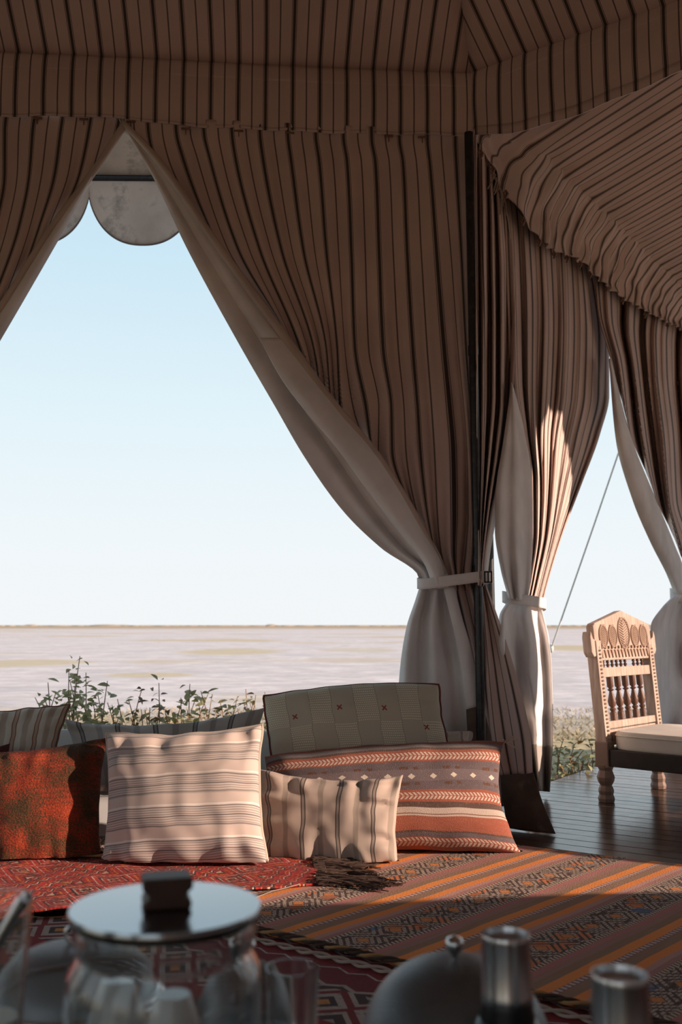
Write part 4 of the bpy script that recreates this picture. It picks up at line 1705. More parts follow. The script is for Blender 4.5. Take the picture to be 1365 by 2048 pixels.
# --- the cushions, back row first
bol = cushion('cushion', [(-300, 1600, 4.62), (960, 1600, 4.68), (955, 1462, 4.70), (-300, 1452, 4.62)], .12, M_MATT,
              'long pale blue-white bolster behind all the other cushions, only slivers of it showing', seed=2, flat=.212, wr=.006, bow=(.02, .02, .02, .02))
cushion('cushion', [(-70, 1560, 4.22), (112, 1552, 4.26), (140, 1410, 4.34), (-66, 1432, 4.32)], .13, M_LEFTS,
        'striped cream and rust cushion with brown piping at the far left of the back row', seed=3, flat=.21, piping=M_BPIPE, bow=(.03, .06, .0, .05))
cushion('cushion', [(165, 1600, 4.26), (512, 1590, 4.28), (531, 1414, 4.38), (128, 1438, 4.38)], .16, M_GREYT,
        'long grey ticking cushion behind the big cream one, its middle sagging', seed=4, flat=.21, sagt=.10, bow=(.02, .03, .05, .03), wr=.012, fold=.02)
cushion('cushion', [(770, 1560, 4.47), (955, 1545, 4.50), (940, 1462, 4.55), (780, 1462, 4.55)], .10, M_BEIGE2,
        'pale striped cushion peeping out right of the sage cushion', seed=8, flat=.21)
cushion('cushion', [(548, 1540, 4.24), (908, 1526, 4.24), (878, 1370, 4.36), (528, 1394, 4.36)], .19, M_SAGE,
        'sage green cushion with dotted blocks and small red crosses, on top of the kilim cushion', seed=5, flat=.214, piping=M_DPIPE, bow=(.0, .02, -.07, .0), wr=.006, pr=.007, nu=64)
kc, kseam, kN = cushion('cushion', [(520, 1712, 4.02), (1048, 1714, 4.00), (1010, 1482, 4.17), (530, 1512, 4.17)], .32, M_KCUSH,
        'large rust and purple kilim cushion with braided bands, right end of the row', seed=6, flat=.022, bow=(.02, .055, -.02, .03), wr=.008, pinch=.40, nu=72)
# tassel ends at its upper right corner
rr = random.Random(5)
mb = MB()
for k in range(9):
    c0 = kseam(1, 1)
    d_ = Vector((rr.uniform(-.2, 1), -.3, rr.uniform(-.5, 1))).normalized()
    mb.tube([c0, c0 + d_ * .025, c0 + d_ * .045 + Vector((.01, 0, -.01))], .0025, 5)
mb.build('corner_tassel', plain_cloth('tassel_pale', (.45, .33, .28)), kc)
m = Mat('dark_red_velvet')
M_DR = m.done(m.mix(m.noise(scale=60), (.05, .008, .008), (.10, .02, .018)), .95)
cushion('cushion', [(-190, 1740, 3.98), (8, 1730, 4.00), (20, 1488, 4.10), (-180, 1480, 4.10)], .14, M_DR,
        'dark red cushion at the left edge, behind the rust one', seed=12, flat=.045)
cushion('cushion', [(-42, 1758, 3.80), (206, 1740, 3.86), (216, 1474, 4.02), (-50, 1504, 3.98)], .20, M_RUST,
        'rust red chenille cushion left of the cream striped one', seed=7, flat=.045, bow=(.03, .05, .04, .0), wr=.012)
cushion('cushion', [(522, 1738, 3.92), (800, 1746, 3.80), (808, 1550, 3.92), (512, 1536, 4.02)], .18, M_BEIGE,
        'beige cushion with dark vertical ticking stripes, between the cream and kilim ones', seed=9, flat=.030, bow=(.02, .04, .09, .02), wr=.024, fold=.012)
cushion('cushion', [(203, 1746, 3.78), (536, 1730, 3.72), (525, 1450, 3.90), (213, 1466, 3.93)], .22, M_CREAM,
        'big square cream cushion with fine grey horizontal pinstripes', seed=10, flat=.045, piping=M_CREAMP, bow=(.035, .035, .045, .01), wr=.018)

# ================================================================== CARVED SEAT
m = Mat('carved_wood')
nz = m.noise(scale=35, detail=5)
x, y, z = m.xyz('Object')
gr = m.noise(vec=m.vec(x * 60., y * 60., z * 6.), scale=1, detail=4)
M_CARV = m.done(m.mix(gr.step(.3, .7), (.36, .26, .205), (.53, .405, .34)), .7, bump=nz, bstr=.5, bdist=.003)
m = Mat('carved_wood_recess')
M_LEGW = Mat('seat_leg_wood').done((.24, .155, .12), .6)
M_REC = m.done(m.mix(m.noise(scale=50), (.30, .19, .14), (.42, .29, .22)), .8)
m = Mat('turned_wood')
M_TURN = m.done(m.mix(m.noise(scale=40), (.10, .045, .03), (.20, .095, .06)), .5)
m = Mat('dark_seat_rail')
M_RAIL = m.done(m.mix(m.noise(scale=25, detail=5), (.012, .010, .010), (.05, .035, .028)), .6)
M_SEATC = plain_cloth('seat_cushion_canvas', (.76, .70, .63), var=.12)

Lg = at_z(1214, 1604, 0)          # near back leg
tL = (Lg - OX).dot(Bd)
sL = (Lg - OX).dot(Ad)
Lf = at_z(1318, 1577, 0)
Xd = (Lf - Lg).normalized()
Yd = Vector((Xd.y, -Xd.x, 0))
CW = (Lf - Lg).length + .06
SC_ = Lg + Xd * (CW / 2 - .03)
print('SEAT', Lg, Lf, CW)
seat = empty('carved_seat', SC_)
tag(seat, 'carved wooden low seat with turned spindles in its back and a cream cushion', 'seat')
# local frame: X along the side wall (near -> far), Y forward (+Ad), Z up
RM = Matrix(((Xd.x, Yd.x, 0, 0), (Xd.y, Yd.y, 0, 0), (0, 0, 1, 0), (0, 0, 0, 1)))
BASEM = Matrix.Translation(SC_) @ RM
# back leans away from the sitter
lean = math.radians(5)
Hs = .26
BKM = BASEM @ Matrix.Translation((0, 0, Hs)) @ Matrix.Rotation(-lean * -1, 4, 'X')


def bk(x_, y_, z_):
    return BKM @ Vector((x_, y_, z_))


hw = CW / 2
HB = .70                                   # height of the back above the seat rail
# stiles
for sg in (-1, 1):
    mb = MB()
    mb.prism([(sg * hw, -.06), (sg * hw, HB - .14), (sg * (hw - .055), HB - .14), (sg * (hw - .055), -.06)][::sg], BKM, -.03, .03)
    st_o = mb.build('stile', M_CARV, seat, smooth=False, bevel=.004)
    # beaded carving down the stile
    mb = MB()
    for k in range(26):
        c0 = bk(sg * (hw - .027), .032, .02 + k * .0195)
        mb.lathe([(0, -.006), (.008, -.003), (.009, 0), (.008, .003), (0, .006)], c0, 6)
    mb.build('beading', M_CARV, seat)
    # ears
    mb = MB()
    mb.prism([(sg * (hw - .01), HB - .22), (sg * (hw + .022), HB - .225), (sg * (hw + .042), HB - .20), (sg * (hw + .042), HB - .12), (sg * (hw + .030), HB - .09), (sg * (hw + .014), HB - .13), (sg * (hw - .01), HB - .14)][::sg],
             BKM, -.025, .025)
    mb.build('ear', M_CARV, seat, smooth=False, bevel=.004)
# crest with a gable top
mb = MB()
zc = HB - .245
mb.prism([(-hw + .004, zc), (hw - .004, zc), (hw - .004, HB - .065), (hw - .02, HB - .05), (0, HB + .02), (-hw + .02, HB - .05), (-hw + .004, HB - .065)], BKM, -.022, .022)
mb.build('crest', M_CARV, seat, smooth=False, bevel=.004)
# carved medallions: raised rim, sunk ground, leaf ribs
for k, (cx, rx, rz) in enumerate(((-.225, .042, .058), (-.125, .042, .056), (0, .062, .082), (.125, .042, .056), (.225, .042, .058))):
    cz = HB - .115 + (.012 if k == 2 else -.004)
    mb = MB()
    pts = [bk(cx + rx * math.cos(a), .024, cz + rz * math.sin(a)) for a in [2 * PI * i / 24 for i in range(25)]]
    mb.tube(pts, .0055, 6, cap=False)
    for j in range(-5, 6):
        zz = cz + j * rz * .17
        hwid = rx * math.sqrt(max(0, 1 - ((zz - cz) / rz) ** 2)) * .85
        for s2 in (-1, 1):
            mb.tube([bk(cx, .024, zz - .008), bk(cx + s2 * hwid, .024, zz + .012)], .0035, 5)
    o_ = mb.build('medallion', M_REC, seat)
# row of small carved teeth
mb = MB()
for k in range(17):
    cx = -hw + .03 + k * (CW - .06) / 16
    mb.prism([(cx - .012, zc + .055), (cx, zc + .012), (cx + .012, zc + .055)], BKM, .022, .028)
    mb.tube([bk(cx, .026, zc + .075), bk(cx, .026, zc + .06)], .006, 6)
mb.box(bk(0, .024, zc + .004), (.001, .001, .001))
mb.build('carved_teeth', M_REC, seat, smooth=False)


def spindle(prof, x_, z0, z1, parent, name_='spindle', yy=0., n=12):
    mb = MB()
    H = z1 - z0
    M = (BKM.to_3x3())
    c0 = bk(x_, yy, z0)
    mb.lathe([(r, z_ * H) for (r, z_) in prof], c0, n, M=M)
    return mb.build(name_, M_TURN, parent)


SP = [(.017, 0), (.017, .20), (.010, .22), (.018, .27), (.010, .31), (.018, .35), (.022, .45), (.012, .60), (.009, .66), (.018, .69), (.009, .72), (.017, .76), (.017, 1)]
SM = [(.008, 0), (.005, .15), (.011, .4), (.005, .6), (.010, .75), (.006, 1)]
z_r0, z_r1 = .065, .115          # lower carved rail top etc.
for k in range(5):
    spindle(SP, -.165 + k * .083, .135, .375, seat)
for k in range(10):
    if k == 6:
        continue
    spindle(SM, -.215 + k * .048, .412, .458, seat, n=8)
for (a_, b_) in ((.368, .418), (.105, .142)):
    mb = MB()
    mb.prism([(-hw + .05, a_), (hw - .05, a_), (hw - .05, b_), (-hw + .05, b_)], BKM, -.018, .020)
    mb.build('rail', M_CARV, seat, smooth=False, bevel=.003)
mb = MB()
mb.prism([(-hw + .05, .02), (hw - .05, .02), (hw - .05, .10), (-hw + .05, .10)], BKM, -.016, .018)
o_ = mb.build('carved_rail', M_CARV, seat, smooth=False, bevel=.003)
mb = MB()
for k in range(15):
    cx = -hw + .075 + k * (CW - .15) / 14
    mb.tube([bk(cx - .012, .020, .035), bk(cx, .022, .075), bk(cx + .012, .020, .035)], .004, 5)
mb.build('chip_carving', M_REC, seat)
# seat frame: rails run forward and across
SLn = .95
for sg in (-1, 1):
    mb = MB()
    mb.box(BASEM @ Vector((sg * (hw - .03), SLn / 2 - .02, Hs - .035)), (1, 1, 1), M=RM.to_3x3() @ Matrix.Diagonal((.05, SLn, .085)))
    mb.build('seat_rail', M_RAIL, seat, smooth=False, bevel=.004)
for yy in (0.0, SLn - .05):
    mb = MB()
    mb.box(BASEM @ Vector((0, yy, Hs - .035)), (1, 1, 1), M=RM.to_3x3() @ Matrix.Diagonal((CW - .05, .05, .08)))
    mb.build('seat_rail', M_RAIL, seat, smooth=False, bevel=.004)
mb = MB()
mb.box(BASEM @ Vector((0, SLn / 2, Hs - .01)), (1, 1, 1), M=RM.to_3x3() @ Matrix.Diagonal((CW - .08, SLn - .05, .015)))
mb.build('seat_board', M_RAIL, seat, smooth=False)
# legs
LP = [(.020, 0), (.040, .0), (.043, .10), (.036, .20), (.040, .30), (.036, .38), (.030, .44), (.042, .56), (.046, .66), (.034, .84), (.040, .92), (.042, 1.0)]
for sg in (-1, 1):
    for yy in (0.0, SLn - .05):
        mb = MB()
        c0 = BASEM @ Vector((sg * (hw - .03), yy, 0))
        mb.lathe([(r, z_ * (Hs - .07)) for (r, z_) in LP], c0 + Vector((0, 0, .0005)), 8, M=(RM.to_3x3() @ Matrix.Rotation(PI / 8, 3, 'Z')))
        mb.build('leg', M_LEGW if yy == 0 else M_TURN, seat, smooth=False, bevel=.002)
        if yy == 0:
            mb = MB()
            mb.box(BASEM @ Vector((sg * (hw - .03), -.002, Hs - .02)), (1, 1, 1), M=RM.to_3x3() @ Matrix.Diagonal((.072, .075, .13)))
            mb.build('leg_block', M_LEGW, seat, smooth=False, bevel=.005)
# seat cushion lies on the seat
sc_root = empty('seat_cushion', BASEM @ Vector((0, SLn / 2, Hs)))
tag(sc_root, 'flat cream canvas pad lying on the carved wooden seat', 'seat pad')
mb = MB()
ang = math.atan2(Xd.y, Xd.x)
rounded_slab(mb, BASEM @ Vector((0, SLn / 2 + .0, Hs + .052)), CW - .05, SLn - .06, .095, .03, rot=ang)
mb.build('pad_cover', M_SEATC, sc_root, weld=True)
mb = MB()
pts = []
for k in range(73):
    th = 2 * PI * k / 72
    cx, cy = math.cos(th), math.sin(th)
    p = Matrix.Rotation(ang, 3, 'Z') @ Vector((math.copysign(abs(cx) ** .22, cx) * (CW - .05) / 2, math.copysign(abs(cy) ** .22, cy) * (SLn - .06) / 2, 0))
    pts.append(p + (BASEM @ Vector((0, SLn / 2 + .0, Hs + .078))))
mb.tube(pts, .005, 6, cap=False)
mb.build('piping', M_SEATC, sc_root)

# ================================================================== PLANTS OUTSIDE
def leaf_mesh(name_, L, W, mat, curl=.2):
    mb = MB()
    prof = [(0, .02), (.2, .6), (.45, 1.0), (.7, .8), (.9, .35), (1, .02)]
    for (a, w_) in prof:
        z_ = -curl * L * a * a
        for s_ in (-1, 0, 1):
            mb.v.append((s_ * w_ * W / 2, a * L, z_ + (abs(s_) * .18 * W * w_)))
    for k in range(len(prof) - 1):
        for s_ in (0, 1):
            a = k * 3 + s_
            mb.face((a, a + 1, a + 4, a + 3))
    return mb.build(name_, mat, mesh_only=True)


def leaf_mat(name, c1, c2):
    m = Mat(name)
    oi = m.nt.nodes.new('ShaderNodeObjectInfo')
    r_ = S(m.nt, oi.outputs['Random'])
    mt = m.done(m.mix(r_, c1, c2), .55)
    return translucent(mt, c1, .25)


M_LEAF = leaf_mat('shrub_leaf', (.24, .25, .11), (.52, .49, .27))
M_LEAFD = leaf_mat('dry_leaf', (.16, .09, .05), (.26, .20, .10))
M_LEAFO = leaf_mat('orange_leaf', (.45, .17, .05), (.30, .25, .10))
m = Mat('shrub_stem')
M_STEM = m.done((.30, .19, .11), .8)
LM = [leaf_mesh('leaf', .075, .042, M_LEAF, .25), leaf_mesh('leaf', .055, .034, M_LEAF, .45), leaf_mesh('leaf', .085, .040, M_LEAF, .15)]
LMD = [leaf_mesh('leaf', .06, .030, M_LEAFD, .7), leaf_mesh('leaf', .05, .028, M_LEAFD, .5)]
LMO = [leaf_mesh('leaf', .055, .036, M_LEAFO, .4)]


def shrub(base, tips, nleaf, label, seed, meshes=LM, spread=.5, lean=.0, lo=.48, sc=1.0):
    """base: ground point; tips: stem tips (world)"""
    rr = random.Random(seed)
    Y0 = 0
    root = empty('leafy_shrub', base)
    tag(root, label, 'shrub', 'shrubs beyond the deck')
    mb = MB()
    paths = []
    tips = list(tips) + [tp + Vector((rr.uniform(-.12, .12), rr.uniform(-.12, .12), rr.uniform(-.22, -.05))) for tp in tips for _ in range(2)]
    nleaf = min(290, int(nleaf * 2.9))
    for tp in tips:
        b0 = Vector(base) + Vector((rr.uniform(-.05, .05), rr.uniform(-.05, .05), 0))
        midp = b0.lerp(tp, .5) + Vector((rr.uniform(-.16, .16), rr.uniform(-.06, .06), rr.uniform(0, .06)))
        pts = []
        for k in range(9):
            t = k / 8
            pts.append(b0 * (1 - t) ** 2 + midp * 2 * t * (1 - t) + tp * t * t)
        paths.append(pts)
        mb.tube(pts, [.008 * (1 - .7 * k / 8) for k in range(9)], 6)
    mb.build('stems', M_STEM, root)
    for k in range(nleaf):
        pts = rr.choice(paths)
        t = lo + (1 - lo) * rr.random() ** .75
        i = min(7, int(t * 8))
        p = pts[i].lerp(pts[i + 1], t * 8 - i)
        o = bpy.data.objects.new('leaf', rr.choice(meshes))
        o.parent = root
        o.location = p - Vector(base)
        az = rr.uniform(0, 2 * PI)
        o.rotation_euler = (rr.uniform(-.4, 1.0), rr.uniform(-.7, .7), az)
        s_ = sc * rr.uniform(.75, 1.35) * (1.05 - .35 * t)
        o.scale = (s_, s_, s_)
        o.location = o.location + Vector((rr.uniform(-1, 1), rr.uniform(-1, 1), rr.uniform(-.6, .8))) * (.05 if Y0 < 0 else .05)
        COL.objects.link(o)
    return root


def P(px, py, Y):
    return at_y(px, py, Y)


def gp(px, Y):
    p = at_y(px, 1300, Y)
    return Vector((p.x, p.y, GZ))


shrub(gp(185, 6.2), [P(160, 1312, 6.2), P(172, 1345, 6.3), P(150, 1372, 6.1), P(215, 1362, 6.2), P(196, 1390, 6.1)], 110, 'tallest leafy green shrub rising behind the cushions, pointed top', 1)
shrub(gp(125, 6.1), [P(96, 1365, 6.1), P(112, 1385, 6.2), P(135, 1392, 6.1), P(88, 1395, 6.0)], 60, 'lower shrub left of the tallest one behind the left cushions', 2)
shrub(gp(240, 6.3), [P(235, 1398, 6.3), P(258, 1402, 6.2), P(215, 1405, 6.2), P(270, 1425, 6.2)], 50, 'short bushy shrub right of the tallest one', 3, LM + LMD)
shrub(gp(300, 6.2), [P(318, 1366, 6.2), P(284, 1378, 6.2), P(330, 1420, 6.1), P(300, 1415, 6.2)], 26, 'bare twiggy shrub with a few withered drooping leaves', 4, LMD + LMD + LM[:1], lo=.75)
shrub(gp(345, 6.1), [P(320, 1432, 6.1), P(350, 1425, 6.1), P(300, 1440, 6.1), P(375, 1420, 6.2)], 60, 'low leafy shrub filling the gap behind the grey ticking cushion', 8, LM + LMD)
shrub(gp(390, 6.2), [P(380, 1368, 6.2), P(402, 1382, 6.2), P(362, 1395, 6.2), P(425, 1388, 6.3), P(398, 1410, 6.1)], 75, 'rounded green shrub behind the middle of the grey ticking cushion', 5)
shrub(gp(455, 6.2), [P(440, 1400, 6.2), P(458, 1412, 6.2), P(475, 1395, 6.2), P(430, 1420, 6.1)], 50, 'small green shrub left of the shrub beside the sage cushion', 6, LM + LMD)
shrub(gp(505, 6.2), [P(492, 1378, 6.2), P(512, 1390, 6.2), P(530, 1384, 6.3), P(500, 1405, 6.1), P(545, 1400, 6.2)], 70, 'green shrub just left of the sage cushion', 7, LM + LMD)
shrub(gp(1140, 6.6), [P(1112, 1490, 6.5), P(1128, 1478, 6.6), P(1150, 1488, 6.6), P(1168, 1500, 6.6), P(1140, 1520, 6.4), P(1178, 1478, 6.8)], 90, 'low shrub with orange tinged leaves between the tied curtain and carved seat', 9, LM + LM + LMO, lo=.15, sc=1.0)
shrub(gp(1165, 6.3), [P(1118, 1530, 6.3), P(1135, 1540, 6.2), P(1160, 1525, 6.3), P(1180, 1520, 6.2)], 60, 'low green plant at the deck edge beside the carved seat', 10, LM + LMO, lo=.1)
shrub(gp(1340, 9.), [P(1330, 1460, 9.), P(1350, 1440, 9.), P(1362, 1450, 9.), P(1385, 1455, 9.)], 40, 'low shrub in the gap above the seat pad at the right edge', 11, LM + LMD, sc=1.2)

# dry grass, nobody could count it
mb = MB()
rr = random.Random(21)
NG = 22000
for k in range(NG):
    Y = 5.6 + 9.5 * rr.random() ** 1.4
    X = rr.uniform(-.40, .40) * Y * 1.05
    if vn(X * .35, Y * .35, 2) < -.28 and Y > 9:
        continue
    q0 = Vector((X, Y, 0)) - OX
    if q0.dot(Ad) > -.22 and q0.dot(Bd) > -.2:
        continue
    if X < O.x and (Vector((X, Y, 0)) - OX).dot(N1) < .25:
        continue
    h = rr.uniform(.04, .12) * (1.3 if Y < 8 else .6)
    w_ = rr.uniform(.004, .010) * (1 + Y * .05)
    a = rr.uniform(0, PI)
    dx, dy = math.cos(a) * w_, math.sin(a) * w_
    lx, ly = rr.uniform(-.1, .1), rr.uniform(-.1, .1)
    i = len(mb.v)
    mb.v += [(X - dx, Y - dy, GZ - .01), (X + dx, Y + dy, GZ - .01), (X + lx, Y + ly, GZ + h)]
    g_ = rr.random()
    mb.face((i, i + 1, i + 2), ((g_, 0), (g_, 0), (g_, 1)))
m = Mat('dry_grass_blade')
u, v, _ = m.xyz()
M_GRASS = m.done(m.ramp(u, [(0, (.52, .41, .27)), (.45, (.44, .34, .22)), (.75, (.32, .27, .16)), (1, (.18, .18, .09))], 'LINEAR'), .9)
tag(mb.build('dry_grass', M_GRASS, smooth=False), 'golden dry grass growing between the deck and the pale pan', 'grass', kind='stuff')

# ================================================================== TABLE IN THE FOREGROUND
TZ = .34
m = Mat('table_dark_wood')
M_TABLE = m.done(m.mix(m.noise(scale=12, detail=4), (.03, .016, .012), (.07, .035, .025)), .35)
tb = empty('low_table', (-.05, 1.0, 0), rz=math.radians(-13))
TM = Matrix.Translation((-.05, 1.0, 0)) @ Matrix.Rotation(math.radians(-13), 4, 'Z')
mb = MB()
mb.box(TM @ Vector((-.12, -.08, TZ - .02)), (1, 1, 1), M=TM.to_3x3() @ Matrix.Diagonal((1.5, .92, .04)))
mb.build('table_top', M_TABLE, tb, smooth=False, bevel=.006)
for lx in (-.8, .55):
    for ly in (-.48, .32):
        mb = MB()
        c0 = TM @ Vector((lx, ly, 0))
        mb.lathe([(.022, .022), (.028, .10), (.022, .20), (.034, TZ - .06), (.034, TZ - .04)], c0, 16)
        mb.build('leg', M_TABLE, tb)
tag(tb, 'dark wooden low table in the foreground carrying the jar, covers and flasks', 'table')

m = Mat('clear_glass')
M_GLASS = m.done((.96, .98, .98), .02, Transmission_Weight=1.0, IOR=1.45)
m = Mat('brushed_steel')
x, y, z = m.xyz('Object')
M_STEEL = m.done((.62, .62, .63), .24, 1.0)
m = Mat('dark_lid_lacquer')
M_LID = m.done((.34, .36, .38), .16, 1.0)
m = Mat('knob_wood')
M_KNOB = m.done(m.mix(m.noise(scale=40), (.03, .014, .010), (.08, .035, .022)), .5)
m = Mat('white_china')
M_CHINA = m.done((.72, .72, .70), .18)
m = Mat('black_plastic')
M_BLK = m.done((.012, .012, .013), .35)
m = Mat('teal_enamel')
M_TEAL = m.done((.05, .11, .13), .3)

# ---- jar
jc = at_y(332, 1817, 1.05)
jar = empty('glass_jar', (jc.x, jc.y, TZ))
tag(jar, 'wide clear glass jar with a dark round lid, nearest the camera at lower left', 'jar')
H = jc.z - TZ
R = .098
mb = MB()
out = [(R * .90, 0), (R * .98, .008), (R, .03), (R, H - .075), (R * .985, H - .058), (R * .90, H - .044), (R * .885, H - .036), (R * .93, H - .028), (R * .95, H - .020), (R * .93, H - .008)]
inn = [(r - .0035, max(.006, z_)) for (r, z_) in out[::-1]]
mb.lathe([(0.0001, 0)] + out + inn[:-1] + [(R * .86, .007), (0.0001, .007)], (jc.x, jc.y, TZ + .001), 64)
mb.build('glass_body', M_GLASS, jar)
mb = MB()
rl = 187.5 / F * 1.05 * .985
mb.lathe([(0.0001, H - .010), (rl * .93, H - .010), (rl * .99, H - .006), (rl, H - .001), (rl * .985, H + .003), (0.0001, H + .0045)], (jc.x, jc.y, TZ), 64)
mb.build('lid', M_LID, jar, label=None) if False else mb.build('lid', M_LID, jar)
lid = jar.children[-1] if jar.children else None
mb = MB()
M_ = Matrix.Rotation(math.radians(14), 3, 'Z')
kb = Vector((jc.x + .001, jc.y - .004, TZ + H + .0045))
kp_ = [(-.024, 0), (.024, 0), (.024, .008), (.019, .010), (.019, .015), (.025, .019), (.025, .030), (-.025, .030), (-.025, .019), (-.019, .015), (-.019, .010), (-.024, .008)]
mb.prism(kp_, Matrix.Translation(kb) @ M_.to_4x4(), -.020, .020)
mb.build('lid_knob', M_KNOB, jar, smooth=False, bevel=.003)
# cups inside the jar
cupprof = [(r_ * .92, z_ * 1.15) for (r_, z_) in [(.0001, 0), (.018, 0), (.020, .004), (.031, .030), (.036, .055), (.0345, .055), (.029, .031), (.018, .006), (.0001, .006)]]


def cup(c, tilt, label, az=0., group=None):
    t = empty('teacup', c)
    M = Matrix.Rotation(az, 3, 'Z') @ Matrix.Rotation(tilt, 3, 'X')
    mb = MB()
    lowest = min((M @ Vector((r * math.cos(a), r * math.sin(a), z_))).z for (r, z_) in cupprof for a in [i * .4 for i in range(16)])
    cc = Vector(c) - Vector((0, 0, lowest))
    mb.lathe(cupprof, cc, 32, M=M)
    mb.build('bowl', M_CHINA, t)
    mb = MB()
    pts = [cc + M @ Vector((.033 + .018 * math.sin(a), 0, .030 + .016 * math.cos(a))) for a in [PI * i / 8 for i in range(9)]]
    mb.tube(pts, .003, 8)
    mb.build('handle', M_CHINA, t)
    tag(t, label, 'cup', group)


b0 = TZ + .009
lev = ('at the bottom', 'in the middle', 'on top')
for (cx_, cy_, n_c, where, az_) in ((.014, -.030, 3, 'the front stack of three', .4), (-.050, .012, 3, 'the left stack of three', 2.4), (.044, .040, 2, 'the right stack of two', 1.2)):
    for q in range(n_c):
        cup((jc.x + cx_, jc.y + cy_, b0 + .001 + q * .0642), PI, 'upturned white teacup %s of %s in the glass jar' % (lev[q] if n_c == 3 or q == 0 else 'on top', where), az_ + q * .5, 'teacups in the glass jar')
# more cups standing beside
c_ = at_z(545, 2046, TZ + .06)
cup((c_.x, c_.y, TZ), 0, 'white teacup on the table right of the glass jar', .3)


# ---- mesh covers
def mesh_mat(name, col, dens):
    m = Mat(name)
    u, v, _ = m.xyz()
    a = ((u * 190.).fr().lt(dens)).mx((v * 70.).fr().lt(dens))
    m.b.inputs['Metallic'].default_value = .7
    m.b.inputs['Roughness'].default_value = .45
    m.b.inputs['Base Color'].default_value = (*col, 1)
    t = m.nt.nodes.new('ShaderNodeBsdfTransparent')
    mx_ = m.nt.nodes.new('ShaderNodeMixShader')
    m.nt.links.new(a.k, mx_.inputs[0])
    m.nt.links.new(t.outputs[0], mx_.inputs[1])
    m.nt.links.new(m.b.outputs[0], mx_.inputs[2])
    m.nt.links.new(mx_.outputs[0], m.outn.inputs[0])
    return m.m


M_MESH = mesh_mat('wire_mesh', (.26, .27, .28), .42)
M_MESHD = mesh_mat('wire_mesh_fine', (.20, .215, .23), .58)


def dome(name_, c, R_, Hd_, label, mesh, knob='ball', plate=True):
    t = empty(name_, c)
    mb = MB()
    n = 16
    prof = [(R_ * math.cos(PI / 2 * k / n) ** .82 if k < n else .0001, Hd_ * math.sin(PI / 2 * k / n) + .006) for k in range(n + 1)]
    mb.lathe(prof, c, 64)
    o = mb.build('mesh_dome', mesh, t)
    mb = MB()
    pts = [Vector(c) + Vector((R_ * math.cos(a), R_ * math.sin(a), .007)) for a in [2 * PI * i / 64 for i in range(65)]]
    mb.tube(pts, .0045, 8, cap=False)
    mb.build('rim', M_STEEL, t)
    mb = MB()
    top = Vector(c) + Vector((0, 0, Hd_ + .006))
    if knob == 'ball':
        mb.lathe([(.004, 0), (.004, .004), (.010, .010), (.0125, .017), (.010, .024), (.0001, .028)], top, 16)
        mb.build('knob', M_STEEL, t)
    else:
        pts = [top + Vector((.014 * math.cos(a), .004, .012 + .012 * math.sin(a))) for a in [2 * PI * i / 20 for i in range(21)]]
        mb.tube(pts, .003, 8, cap=False)
        mb.build('ring_handle', M_STEEL, t)
    tag(t, label, 'food cover')
    return t


def tray(c, r, label, mat, h=.014, cat='tray', name_='round_tray'):
    t = empty(name_, c)
    mb = MB()
    mb.lathe([(.0001, 0), (r * .94, 0), (r * .97, .002), (r, h), (r * .985, h), (r * .95, .006), (.0001, .006)], c, 64)
    mb.build('tray_body', mat, t)
    tag(t, label, cat)


trc = Vector((.165, 1.235, TZ + .0005))
tray(trc, .225, 'black round tray under the large mesh cover and the tall steel flask', M_BLK)
dc = Vector((.146, 1.335, TZ + .0075))
dome('food_cover', dc, .124, .122, 'large dark mesh food cover with a ball knob, left of the steel flask', M_MESHD)
# loaf under it
m = Mat('baked_crust')
M_BREAD = m.done(m.mix(m.noise(scale=25, detail=4), (.16, .09, .05), (.30, .19, .11)), .8)
t = empty('bread_loaf', dc)
mb = MB()
mb.lathe([(.0001, 0), (.060, .0), (.074, .012), (.076, .026), (.066, .046), (.040, .060), (.0001, .066)], dc, 32, sx=1.1, sy=.85)
mb.build('crust', M_BREAD, t)
tag(t, 'dim round loaf seen through the large dark mesh cover', 'bread')


def cake_stand(c, r, h, label):
    t = empty('cake_stand', c)
    mb = MB()
    mb.lathe([(.0001, 0), (.05, 0), (.048, .005), (.014, .014), (.011, h * .5), (.016, h - .008), (.03, h - .005)], c, 32)
    mb.build('foot', M_STEEL, t)
    mb = MB()
    mb.lathe([(.0001, h - .005), (r * .95, h - .005), (r, h + .002), (r * .99, h + .004), (r * .94, h), (.0001, h)], c, 64)
    mb.build('plate', M_STEEL, t)
    tag(t, label, 'cake stand')


s1 = Vector((at_y(150, 1900, 1.36).x, 1.36, TZ + .0005))
cake_stand(s1, .118, .075, 'steel stand under the left mesh cover, behind the glass jar')
dome('food_cover', s1 + Vector((0, 0, .0755)), .108, .062, 'pale grey mesh food cover with a ring handle, left behind the glass jar', M_MESH, knob='ring')
s2 = Vector((at_y(492, 1950, 1.30).x, 1.30, TZ + .0005))
cake_stand(s2, .066, .052, 'small steel stand under the mesh cover just right of the jar')
dome('food_cover', s2 + Vector((0, 0, .0525)), .060, .085, 'small mesh food cover just right behind the glass jar', M_MESH)

